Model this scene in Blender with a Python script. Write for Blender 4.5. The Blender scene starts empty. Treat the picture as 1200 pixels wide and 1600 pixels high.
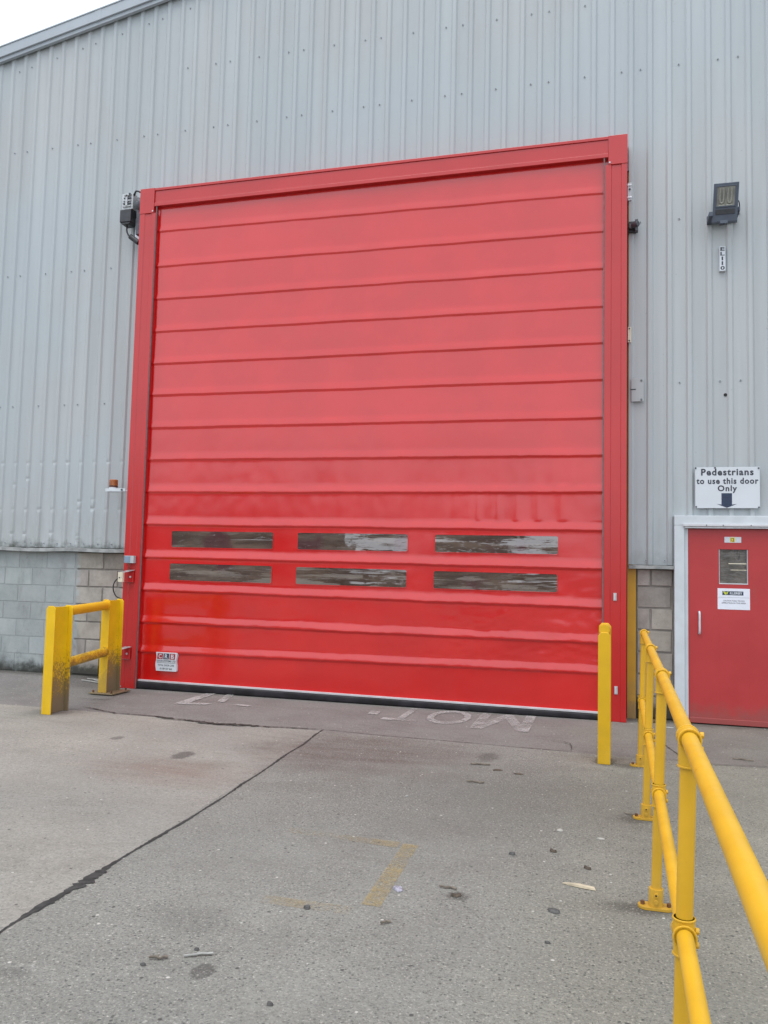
import bpy, math, random
from mathutils import Vector, Matrix, noise as mn
random.seed(7)
PI = math.pi
sc = bpy.context.scene
COL = sc.collection

# ------------------------------------------------------------------ camera
F_PX, CX, CY, CZ, PITCH, YAW, ROLL = 1272.87, 6.0314, -9.3081, 1.5758, 0.0719, 0.2683, -0.0232
def camera():
    B = Matrix(((1,0,0),(0,0,-1),(0,1,0)))
    c,s = math.cos(YAW),math.sin(YAW);   Rz = Matrix(((c,s,0),(-s,c,0),(0,0,1)))
    c,s = math.cos(PITCH),math.sin(PITCH); Rx = Matrix(((1,0,0),(0,c,s),(0,-s,c)))
    c,s = math.cos(ROLL),math.sin(ROLL); Rr = Matrix(((c,s,0),(-s,c,0),(0,0,1)))
    R = Rr @ Rx @ B @ Rz
    right, down, fwd = R[0], R[1], R[2]
    M = Matrix(((right[0],-down[0],-fwd[0],CX),(right[1],-down[1],-fwd[1],CY),(right[2],-down[2],-fwd[2],CZ),(0,0,0,1)))
    cd = bpy.data.cameras.new('camera'); co = bpy.data.objects.new('camera', cd); COL.objects.link(co)
    co.matrix_world = M
    cd.sensor_fit = 'VERTICAL'; cd.sensor_height = 36.0; cd.lens = 36.0*F_PX/1600.0
    cd.clip_start = 0.05; cd.clip_end = 2000
    sc.camera = co
camera()

# ------------------------------------------------------------------ light
SUN_EL, SUN_AZ = math.radians(70), math.radians(200)     # azimuth clockwise from +Y: behind the camera, a little to the left
w = bpy.data.worlds.new("World"); sc.world = w; w.use_nodes = True
nt = w.node_tree; nt.nodes.clear()
out = nt.nodes.new('ShaderNodeOutputWorld'); bg = nt.nodes.new('ShaderNodeBackground')
sky = nt.nodes.new('ShaderNodeTexSky'); sky.sky_type = 'NISHITA'; sky.sun_disc = False
sky.sun_elevation = SUN_EL; sky.sun_rotation = SUN_AZ; sky.air_density = 1.0; sky.dust_density = 4.0; sky.ozone_density = 1.0
hs = nt.nodes.new('ShaderNodeHueSaturation'); hs.inputs['Saturation'].default_value = 0.42; hs.inputs['Value'].default_value = 1.0
nt.links.new(sky.outputs[0], hs.inputs['Color'])
tcw = nt.nodes.new('ShaderNodeTexCoord'); cl = nt.nodes.new('ShaderNodeTexNoise'); cl.inputs['Scale'].default_value = 1.6; cl.inputs['Detail'].default_value = 5
nt.links.new(tcw.outputs['Generated'], cl.inputs['Vector'])
cr = nt.nodes.new('ShaderNodeMapRange'); cr.inputs[1].default_value = 0.3; cr.inputs[2].default_value = 0.7; cr.inputs[3].default_value = 0.78; cr.inputs[4].default_value = 0.95
nt.links.new(cl.outputs['Fac'], cr.inputs[0])
mxw = nt.nodes.new('ShaderNodeMix'); mxw.data_type = 'RGBA'; mxw.inputs[7].default_value = (6.2,6.7,7.45,1)      # thin overcast cloud
nt.links.new(cr.outputs[0], mxw.inputs[0]); nt.links.new(hs.outputs[0], mxw.inputs[6]); nt.links.new(mxw.outputs[2], bg.inputs['Color'])
bg.inputs['Strength'].default_value = 0.15
nt.links.new(bg.outputs[0], out.inputs[0])
sd = bpy.data.lights.new('sun','SUN'); sd.energy = 1.2; sd.angle = math.radians(45); sd.color = (1.0,0.965,0.92)
so = bpy.data.objects.new('sun', sd); COL.objects.link(so)
dvec = Vector((math.sin(SUN_AZ)*math.cos(SUN_EL), math.cos(SUN_AZ)*math.cos(SUN_EL), math.sin(SUN_EL)))
so.rotation_euler = dvec.to_track_quat('Z','Y').to_euler()
sc.view_settings.view_transform = 'Standard'; sc.view_settings.look = 'None'
sc.view_settings.gamma = 1.0; sc.view_settings.exposure = 0.50

# ------------------------------------------------------------------ node helper
class NB:
    def __init__(s, name):
        s.m = bpy.data.materials.new(name); s.m.use_nodes = True
        s.t = s.m.node_tree; s.t.nodes.clear()
        s.o = s.t.nodes.new('ShaderNodeOutputMaterial')
        s.b = s.t.nodes.new('ShaderNodeBsdfPrincipled')
        s.t.links.new(s.b.outputs[0], s.o.inputs[0])
        s.tc = s.t.nodes.new('ShaderNodeTexCoord').outputs['Object']
        s._sep = None
    def put(s, sock, v):
        if isinstance(v, (int,float)): sock.default_value = v
        elif isinstance(v, (tuple,list)):
            if sock.type == 'RGBA': sock.default_value = tuple(v)+((1.0,) if len(v)==3 else ())
            else: sock.default_value = tuple(v)[:3]
        else: s.t.links.new(v, sock)
    def xyz(s, i):
        if s._sep is None:
            n = s.t.nodes.new('ShaderNodeSeparateXYZ'); s.t.links.new(s.tc, n.inputs[0]); s._sep = n
        return s._sep.outputs[i]
    def ma(s, op, a, b=0.0, c=None, clamp=False):
        n = s.t.nodes.new('ShaderNodeMath'); n.operation = op; n.use_clamp = clamp
        s.put(n.inputs[0], a); s.put(n.inputs[1], b)
        if c is not None: s.put(n.inputs[2], c)
        return n.outputs[0]
    def mix(s, f, a, b, mode='MIX'):
        n = s.t.nodes.new('ShaderNodeMix'); n.data_type = 'RGBA'; n.blend_type = mode
        s.put(n.inputs[0], f); s.put(n.inputs[6], a); s.put(n.inputs[7], b)
        return n.outputs[2]
    def vec(s, scale=(1,1,1), loc=(0,0,0)):
        n = s.t.nodes.new('ShaderNodeMapping'); s.t.links.new(s.tc, n.inputs[0])
        n.inputs['Scale'].default_value = scale; n.inputs['Location'].default_value = loc
        return n.outputs[0]
    def noise(s, scale, detail=4, rough=0.55, v=None, dist=0.0):
        n = s.t.nodes.new('ShaderNodeTexNoise'); s.put(n.inputs['Vector'], v if v is not None else s.tc)
        n.inputs['Scale'].default_value = scale; n.inputs['Detail'].default_value = detail
        n.inputs['Roughness'].default_value = rough; n.inputs['Distortion'].default_value = dist
        return n.outputs['Fac']
    def voro(s, scale, v=None, feature='F1', outp='Distance'):
        n = s.t.nodes.new('ShaderNodeTexVoronoi'); n.feature = feature
        s.put(n.inputs['Vector'], v if v is not None else s.tc); n.inputs['Scale'].default_value = scale
        return n.outputs[outp]
    def rng(s, v, a, b, lo=0.0, hi=1.0, smooth=True):
        n = s.t.nodes.new('ShaderNodeMapRange'); n.clamp = True
        if smooth: n.interpolation_type = 'SMOOTHSTEP'
        s.put(n.inputs[0], v); s.put(n.inputs[1], a); s.put(n.inputs[2], b); s.put(n.inputs[3], lo); s.put(n.inputs[4], hi)
        return n.outputs[0]
    def bump(s, h, strength=0.3, dist=0.01, prev=None):
        n = s.t.nodes.new('ShaderNodeBump'); n.inputs['Strength'].default_value = strength; n.inputs['Distance'].default_value = dist
        s.put(n.inputs['Height'], h)
        if prev is not None: s.t.links.new(prev, n.inputs['Normal'])
        return n.outputs[0]
    def fin(s, col, rough=0.5, metal=0.0, normal=None, ior=1.5, spec=0.5):
        s.put(s.b.inputs['Base Color'], col); s.put(s.b.inputs['Roughness'], rough); s.put(s.b.inputs['Metallic'], metal)
        s.b.inputs['IOR'].default_value = ior; s.b.inputs['Specular IOR Level'].default_value = spec
        if normal is not None: s.t.links.new(normal, s.b.inputs['Normal'])
        return s.m

def simple(name, col, rough=0.5, metal=0.0, var=0.12, scale=6.0, bump=0.05, bscale=60.0, ior=1.5, spec=0.5):
    n = NB(name)
    f = n.noise(scale, 5)
    c = n.mix(n.rng(f,0.3,0.7), tuple(x*(1-var) for x in col), tuple(min(1,x*(1+var)) for x in col))
    b = n.bump(n.noise(bscale,3), bump, 0.004)
    r = n.rng(n.noise(scale*2.3,4),0.3,0.7,max(0,rough-0.07),min(1,rough+0.07))
    return n.fin(c, r, metal, b, ior, spec)

# ------------------------------------------------------------------ materials
def m_cladding():
    n = NB('grey_coated_steel')
    base = (0.418,0.446,0.456)
    streak = n.noise(1.0,5,0.6,n.vec((5.0,5.0,0.25)))
    c = n.mix(n.rng(streak,0.3,0.72), tuple(x*0.93 for x in base), tuple(x*1.05 for x in base))
    wn = n.t.nodes.new('ShaderNodeTexWhiteNoise'); wn.noise_dimensions='1D'; n.put(wn.inputs['W'], n.ma('FLOOR', n.ma('DIVIDE', n.ma('ADD', n.xyz(0), 20.02), 1.061)))
    c = n.mix(1.0, c, n.mix(wn.outputs['Value'], (0.955,0.96,0.955), (1.04,1.035,1.03)), 'MULTIPLY')
    big = n.noise(0.35,3)
    c = n.mix(n.rng(big,0.35,0.7,0,0.35), c, (0.37,0.45,0.50))
    tan = n.noise(0.8,4,0.6,n.vec((2.2,2.2,0.35),(3,0,1)))
    c = n.mix(n.rng(tan,0.52,0.75,0,0.30), c, (0.40,0.40,0.385))
    # weathering and algae along the bottom edge and runs above it
    z = n.xyz(2)
    g = n.noise(9,6,0.7)
    low = n.rng(n.ma('ADD', z, n.ma('MULTIPLY', g, -0.42)), 1.50, 1.70, 1, 0)
    c = n.mix(n.ma('MULTIPLY', low, n.rng(n.xyz(0),0.0,5.0,0.92,0.22)), c, (0.050,0.056,0.042))
    low2 = n.rng(z,1.7,3.2,0.32,0.0)
    c = n.mix(n.ma('MULTIPLY', low2, n.rng(n.noise(3,6,0.7,n.vec((3,3,0.8))),0.35,0.7)), c, (0.27,0.29,0.27))
    run = n.noise(1.0,4,0.7,n.vec((16,16,0.16),(0,0,3)))
    c = n.mix(n.rng(run,0.58,0.74,0,0.28), c, (0.31,0.335,0.34)); c = n.mix(n.rng(run,0.26,0.40,0.18,0), c, (0.50,0.535,0.55))
    sp = n.rng(n.noise(38,3),0.70,0.76,0,0.5)
    c = n.mix(sp, c, (0.24,0.25,0.24))
    b = n.bump(n.noise(2.2,2), 0.12, 0.02)
    return n.fin(c, n.rng(n.noise(4,4),0.3,0.7,0.42,0.55), 0.0, b, 1.5, 0.5)
def m_vinyl():
    n = NB('red_vinyl')
    c = n.mix(n.rng(n.noise(1.5,4),0.3,0.7), (0.55,0.005,0.005), (0.61,0.007,0.006))
    dust = n.noise(2.0,6,0.65,n.vec((1.0,1.0,0.6)))
    c = n.mix(n.rng(dust,0.5,0.8,0,0.05), c, (0.50,0.12,0.11))
    wr = n.noise(2.2,3,0.5,n.vec((2.2,1,1.2)))
    fine = n.noise(40,2)
    b = n.bump(wr, 0.06, 0.02); b = n.bump(fine, 0.03, 0.002, b)
    return n.fin(c, n.rng(n.noise(1.2,4),0.3,0.7,0.14,0.20), 0.0, b, 1.66, 0.72)
def m_redpaint():
    n = NB('red_powder_coat')
    c = n.mix(n.rng(n.noise(1.1,5),0.3,0.7), (0.45,0.008,0.008), (0.51,0.011,0.010))
    d = n.noise(3,6,0.7,n.vec((2.5,2.5,0.4)))
    c = n.mix(n.rng(d,0.55,0.8,0,0.15), c, (0.36,0.08,0.07))
    b = n.bump(n.noise(1.6,2,0.5,n.vec((1,1,0.6))), 0.10, 0.02)
    return n.fin(c, 0.26, 0.0, b, 1.58, 0.65)
def m_doorpaint():
    n = NB('dull_red_door_paint')
    c = n.mix(n.rng(n.noise(2.1,5),0.3,0.7), (0.41,0.034,0.036), (0.46,0.040,0.042))
    sc_ = n.noise(7,6,0.7,n.vec((1.0,1.0,0.35)))
    c = n.mix(n.rng(sc_,0.58,0.8,0,0.3), c, (0.30,0.085,0.08))
    z = n.xyz(2)
    c = n.mix(n.rng(n.ma('ADD', z, n.ma('MULTIPLY', n.noise(9,5),-0.3)),-0.08,0.12,0.5,0), c, (0.20,0.10,0.085))
    b = n.bump(n.noise(3.0,2), 0.08, 0.01)
    return n.fin(c, 0.36, 0.0, b, 1.5, 0.5)
def m_yellow(name, col, grime=0.0, ztop=1.0):
    n = NB(name)
    c = n.mix(n.rng(n.noise(5,4),0.3,0.7), tuple(x*0.93 for x in col), tuple(min(1,x*1.05) for x in col))
    chip = n.rng(n.noise(26,5,0.7),0.70,0.74,0,1)
    c = n.mix(n.ma('MULTIPLY',chip,0.5 if grime else 0.25), c, (0.16,0.09,0.03))
    if grime:
        z = n.xyz(2)
        g = n.noise(48,4,0.75); g2 = n.noise(7,4,0.6)
        h = n.rng(z, 0.02, ztop, 0.62, -0.02)
        h = n.ma('ADD', h, n.ma('MULTIPLY', n.ma('SUBTRACT', g2, 0.5), 0.5))
        s_ = n.rng(n.ma('ADD', g, h), 0.93-0.1*grime, 1.13-0.1*grime, 0, 0.75*grime)
        c = n.mix(s_, c, (0.155,0.098,0.042))
        s2 = n.rng(n.ma('ADD', z, n.ma('MULTIPLY', g2, -0.5)), -0.18, 0.28, 0.72*grime, 0)
        c = n.mix(s2, c, (0.19,0.155,0.115))
    b = n.bump(n.noise(22,4), 0.12, 0.004)
    return n.fin(c, n.rng(n.noise(8,4),0.3,0.7,0.34,0.5), 0.0, b)
def m_block():
    n = NB('concrete_block')
    a = n.t.nodes.new('ShaderNodeAttribute'); a.attribute_name = 'tint'
    base = n.mix(n.rng(n.noise(5,6,0.7),0.3,0.7), (0.30,0.278,0.252), (0.415,0.385,0.352))
    base = n.mix(1.0, base, a.outputs['Color'], 'MULTIPLY')
    paint = n.mix(n.rng(n.noise(3,6,0.65),0.3,0.7), (0.315,0.35,0.355), (0.395,0.425,0.425))
    paint = n.mix(0.5, paint, n.mix(1.0, paint, a.outputs['Color'], 'MULTIPLY'))
    edge = n.ma('ADD', n.xyz(0), n.ma('MULTIPLY', n.noise(6,5), 0.10))
    pm = n.rng(edge, -0.93, -0.915, 1, 0)
    pm = n.ma('MULTIPLY', pm, n.rng(n.noise(14,6,0.7),0.30,0.36))
    strip = n.rng(n.ma('ABSOLUTE', n.ma('ADD', n.xyz(0), 0.96)), 0.06, 0.09, 1, 0)
    c = n.mix(n.ma('MAXIMUM', pm, n.ma('MULTIPLY',strip,n.rng(n.noise(9,5),0.4,0.6,0.2,0.9))), base, paint)
    pores = n.rng(n.noise(75,3,0.6),0.64,0.72,0,0.6)
    c = n.mix(pores, c, (0.09,0.085,0.08))
    z = n.xyz(2)
    st = n.ma('ADD', z, n.ma('MULTIPLY', n.noise(5,6,0.7), -0.45))
    c = n.mix(n.rng(st,-0.12,0.09,0.93,0), c, (0.035,0.037,0.03))
    c = n.mix(n.rng(n.noise(2.6,6,0.7,n.vec((2,2,0.7))),0.5,0.75,0,0.45), c, (0.16,0.16,0.145))
    b = n.bump(n.noise(60,4,0.7), 0.35, 0.006); b = n.bump(n.noise(9,4), 0.25, 0.01, b)
    return n.fin(c, 0.88, 0.0, b, 1.45, 0.3)
def m_mortar():
    n = NB('mortar')
    c = n.mix(n.rng(n.noise(7,5),0.3,0.7), (0.19,0.178,0.16), (0.28,0.265,0.245))
    pm = n.rng(n.xyz(0), -0.96, -0.92, 0.75, 0)
    c = n.mix(n.ma('MULTIPLY',pm,1.2,clamp=True), c, (0.335,0.362,0.362))
    z = n.xyz(2)
    c = n.mix(n.rng(n.ma('ADD', z, n.ma('MULTIPLY', n.noise(5,6,0.7), -0.45)),-0.12,0.09,0.93,0), c, (0.035,0.037,0.03))
    return n.fin(c, 0.92, 0.0, n.bump(n.noise(50,4),0.4,0.006), 1.45, 0.3)
def m_pane():
    n = NB('clear_vinyl_over_dark_interior')
    c = n.mix(n.rng(n.noise(1.0,5,0.6,n.vec((1.1,1,7))),0.35,0.65), (0.070,0.046,0.036), (0.150,0.108,0.084))
    c = n.mix(n.rng(n.noise(1.3,3,0.5,n.vec((1.0,1,1.2),(5,0,2))),0.56,0.64,0,0.8), c, (0.085,0.030,0.034))
    w1 = n.noise(1.0,3,0.5,n.vec((1.0,1,16)),0.8); w2 = n.noise(1.0,4,0.62,n.vec((11,1,36),(2,0,1)),0.6)
    w3 = n.noise(1.0,2,0.5,n.vec((0.8,1,34),(6,0,4)),0.3)
    where = n.rng(n.noise(1.0,3,0.5,n.vec((1.7,1,3),(4,0,4))),0.40,0.62)
    b = n.bump(w1, 0.075, 0.012); b = n.bump(n.ma('MULTIPLY',n.rng(w2,0.56,0.66),where), 0.045, 0.006, b); b = n.bump(n.rng(w3,0.62,0.68), 0.05, 0.005, b)
    return n.fin(c, 0.015, 0.0, b, 2.6, 0.5)
def m_ground():
    n = NB('worn_concrete')
    x, y = n.xyz(0), n.xyz(1)
    warp = n.ma('MULTIPLY', n.ma('SUBTRACT', n.noise(2.3,4), 0.5), 0.06)
    left = n.rng(n.ma('ADD', n.ma('ADD', x, warp), n.ma('MULTIPLY', y, 0.042)), 3.285, 3.30, 1, 0)      # west of the long joint
    apron = n.rng(n.ma('ADD', n.ma('ADD', y, warp), n.ma('MULTIPLY', x, 0.025)), -1.585, -1.56, 0, 1)
    big = n.noise(0.55,5,0.6); mid = n.noise(2.2,6,0.68); fine = n.noise(34,5,0.72)
    rough_c = n.mix(n.rng(mid,0.3,0.7), (0.212,0.208,0.186), (0.288,0.281,0.252))
    left_c = n.mix(n.rng(mid,0.28,0.72), (0.292,0.272,0.240), (0.382,0.358,0.316))
    apr_c = n.mix(n.rng(mid,0.3,0.7), (0.165,0.153,0.150), (0.222,0.206,0.201))
    c = n.mix(left, rough_c, left_c); c = n.mix(apron, c, apr_c)
    c = n.mix(n.rng(big,0.38,0.68,0,0.55), c, (0.205,0.206,0.190))
    b2 = n.noise(1.3,6,0.7,n.vec((0.75,1.5,1),(2,5,0)),0.6)
    c = n.mix(n.rng(b2,0.50,0.70,0,0.55), c, n.mix(1.0,c,(0.70,0.69,0.66),'MULTIPLY'))
    c = n.mix(n.rng(b2,0.30,0.46,0.35,0), c, n.mix(1.0,c,(1.22,1.20,1.15),'MULTIPLY'))
    sm = n.noise(1.0,5,0.72,n.vec((1.2,7.0,1),(7,1,0)),0.3)
    c = n.mix(n.ma('MULTIPLY',n.rng(sm,0.55,0.72,0,0.6),n.rng(y,-5.5,-2.5)), c, n.mix(1.0,c,(0.66,0.62,0.58),'MULTIPLY'))
    # reddish-brown worn patch in front of the door
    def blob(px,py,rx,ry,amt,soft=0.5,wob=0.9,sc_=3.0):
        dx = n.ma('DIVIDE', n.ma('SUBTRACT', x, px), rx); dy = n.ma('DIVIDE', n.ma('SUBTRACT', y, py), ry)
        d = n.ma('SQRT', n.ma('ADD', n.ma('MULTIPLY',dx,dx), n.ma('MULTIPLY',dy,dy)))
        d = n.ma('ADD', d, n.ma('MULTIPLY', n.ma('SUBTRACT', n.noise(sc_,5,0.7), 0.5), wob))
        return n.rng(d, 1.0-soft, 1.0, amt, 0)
    streaks = n.rng(n.noise(1.0,5,0.7,n.vec((0.9,4.5,1))),0.35,0.65,0.5,1.0)
    c = n.mix(n.ma('MULTIPLY', blob(3.95,-2.45,1.25,1.15,1.0,0.85), streaks), c, (0.092,0.058,0.048))
    c = n.mix(n.ma('MULTIPLY', blob(2.75,-3.55,1.0,0.6,0.75,0.9), streaks), c, (0.205,0.132,0.105))
    c = n.mix(blob(5.5,-3.3,1.1,1.7,0.55,0.95), c, (0.118,0.113,0.096))
    c = n.mix(blob(5.0,-3.5,1.9,1.7,0.52,0.95), c, (0.128,0.125,0.110))
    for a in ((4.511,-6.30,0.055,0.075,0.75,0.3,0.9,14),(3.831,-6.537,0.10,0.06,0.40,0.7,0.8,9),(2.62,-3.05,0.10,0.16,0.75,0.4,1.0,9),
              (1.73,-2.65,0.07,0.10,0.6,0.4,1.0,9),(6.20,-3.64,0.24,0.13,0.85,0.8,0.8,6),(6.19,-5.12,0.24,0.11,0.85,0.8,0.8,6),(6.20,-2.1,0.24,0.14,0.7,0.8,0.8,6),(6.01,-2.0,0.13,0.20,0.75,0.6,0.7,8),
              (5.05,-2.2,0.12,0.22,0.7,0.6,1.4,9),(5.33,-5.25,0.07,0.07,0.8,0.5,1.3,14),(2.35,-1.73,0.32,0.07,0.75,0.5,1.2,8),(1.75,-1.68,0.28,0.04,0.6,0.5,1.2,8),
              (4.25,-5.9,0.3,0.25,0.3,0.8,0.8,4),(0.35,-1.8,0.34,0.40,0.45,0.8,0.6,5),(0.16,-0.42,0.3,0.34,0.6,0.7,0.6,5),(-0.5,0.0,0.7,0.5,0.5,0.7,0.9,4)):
        c = n.mix(blob(*a), c, (0.045,0.040,0.036))  # stains and grime; at the post feet they also paint in contact shade
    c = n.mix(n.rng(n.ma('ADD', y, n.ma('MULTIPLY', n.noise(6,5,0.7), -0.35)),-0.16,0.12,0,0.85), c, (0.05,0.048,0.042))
    # exposed aggregate: pale and dark stones, mostly east of the joint
    agg = n.ma('MAXIMUM', n.ma('MULTIPLY', n.ma('SUBTRACT', 1.0, left), n.ma('SUBTRACT', 1.0, n.ma('MULTIPLY', apron, 0.75))), 0.45)
    patch = n.rng(n.noise(0.9,4,0.6,None),0.3,0.62,0.55,1.0); agg = n.ma('MULTIPLY', agg, patch)
    vc = n.voro(62,None,'F1','Color'); vd = n.voro(62)
    sep = n.t.nodes.new('ShaderNodeSeparateColor'); n.t.links.new(vc, sep.inputs[0])
    dark = n.ma('MULTIPLY', n.rng(sep.outputs[0],0.80,0.84), n.rng(vd,0.30,0.42,1,0))
    pale = n.ma('MULTIPLY', n.rng(sep.outputs[1],0.86,0.9), n.rng(vd,0.22,0.36,1,0))
    c = n.mix(n.ma('MULTIPLY', dark, n.ma('MULTIPLY',agg,0.95)), c, (0.045,0.052,0.048))
    c = n.mix(n.ma('MULTIPLY', pale, n.ma('MULTIPLY',agg,0.75)), c, (0.42,0.40,0.36))
    v2c = n.voro(150,None,'F1','Color'); sep2 = n.t.nodes.new('ShaderNodeSeparateColor'); n.t.links.new(v2c, sep2.inputs[0])
    c = n.mix(n.ma('MULTIPLY', agg, n.rng(sep2.outputs[0],0.0,1.0,0.0,0.5,False)), c, n.mix(sep2.outputs[1], (0.10,0.098,0.09), (0.29,0.28,0.255)))
    c = n.mix(n.rng(fine,0.3,0.75,0.0,0.45), c, (0.115,0.112,0.103))
    f2 = n.noise(85,3,0.7); c = n.mix(n.rng(f2,0.50,0.72,0.0,n.ma('ADD',0.30,n.ma('MULTIPLY',agg,0.62))), c, (0.070,0.067,0.062))
    f3 = n.noise(70,3,0.7,n.vec((1,1,1),(4,7,2))); c = n.mix(n.rng(f3,0.55,0.74,0.0,n.ma('ADD',0.35,n.ma('MULTIPLY',agg,0.45))), c, (0.50,0.48,0.43))
    pit = n.noise(11,6,0.75,n.vec((1,1,1),(1,3,0))); c = n.mix(n.rng(pit,0.56,0.70,0.0,0.45), c, (0.125,0.120,0.108))
    wv = n.vec((1,1.0,1),(9,2,0)); pk = n.noise(26,5,0.75,wv,0.8)
    c = n.mix(n.ma('MULTIPLY', n.rng(pk,0.615,0.68,0,0.75), n.rng(n.noise(1.4,4,0.6),0.30,0.60,0.25,1)), c, (0.072,0.068,0.060))
    pw = n.noise(33,4,0.7,n.vec((1,1,1),(3,8,1)),0.6)
    c = n.mix(n.rng(pw,0.63,0.70,0,0.45), c, (0.44,0.425,0.39))
    olive = n.rng(n.ma('ADD',x,n.ma('MULTIPLY',big,1.5)),5.9,7.2,0,0.55); c = n.mix(olive, c, n.mix(1.0,c,(1.0,0.965,0.84),'MULTIPLY'))
    v3c = n.voro(17,None,'F1','Color'); v3 = n.voro(17); sep3 = n.t.nodes.new('ShaderNodeSeparateColor'); n.t.links.new(v3c, sep3.inputs[0])
    c = n.mix(n.ma('MULTIPLY', n.rng(sep3.outputs[0],0.90,0.92), n.rng(v3,0.10,0.16,0.85,0)), c, (0.50,0.48,0.44))
    c = n.mix(n.ma('MULTIPLY', n.rng(sep3.outputs[1],0.86,0.88), n.rng(v3,0.10,0.18,0.8,0)), c, (0.05,0.047,0.043))
    b = n.bump(n.ma('MULTIPLY', n.voro(62), agg), 0.45, 0.006); b = n.bump(fine, 0.4, 0.004, b); b = n.bump(mid, 0.2, 0.01, b)
    return n.fin(c, n.rng(mid,0.3,0.7,0.78,0.92), 0.0, b, 1.45, 0.35)
def m_wornpaint(name, col, lo, hi, seed=0.0, alpha=0.8):
    n = NB(name)
    n.put(n.b.inputs['Base Color'], n.mix(n.noise(9,4), tuple(x*0.8 for x in col), col))
    n.b.inputs['Roughness'].default_value = 0.8
    tr = n.t.nodes.new('ShaderNodeBsdfTransparent'); mx = n.t.nodes.new('ShaderNodeMixShader')
    a = n.ma('MULTIPLY', n.noise(34,6,0.75,n.vec((1,1,1),(seed,0,0))), 0.55)
    a = n.ma('ADD', a, n.ma('MULTIPLY', n.noise(3.0,4,0.6,n.vec((1,1,1),(0,seed,0))), 0.45))
    n.put(mx.inputs[0], n.rng(a, lo, hi, 0, alpha))
    n.t.links.new(tr.outputs[0], mx.inputs[1]); n.t.links.new(n.b.outputs[0], mx.inputs[2]); n.t.links.new(mx.outputs[0], n.o.inputs[0])
    return n.m
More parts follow.
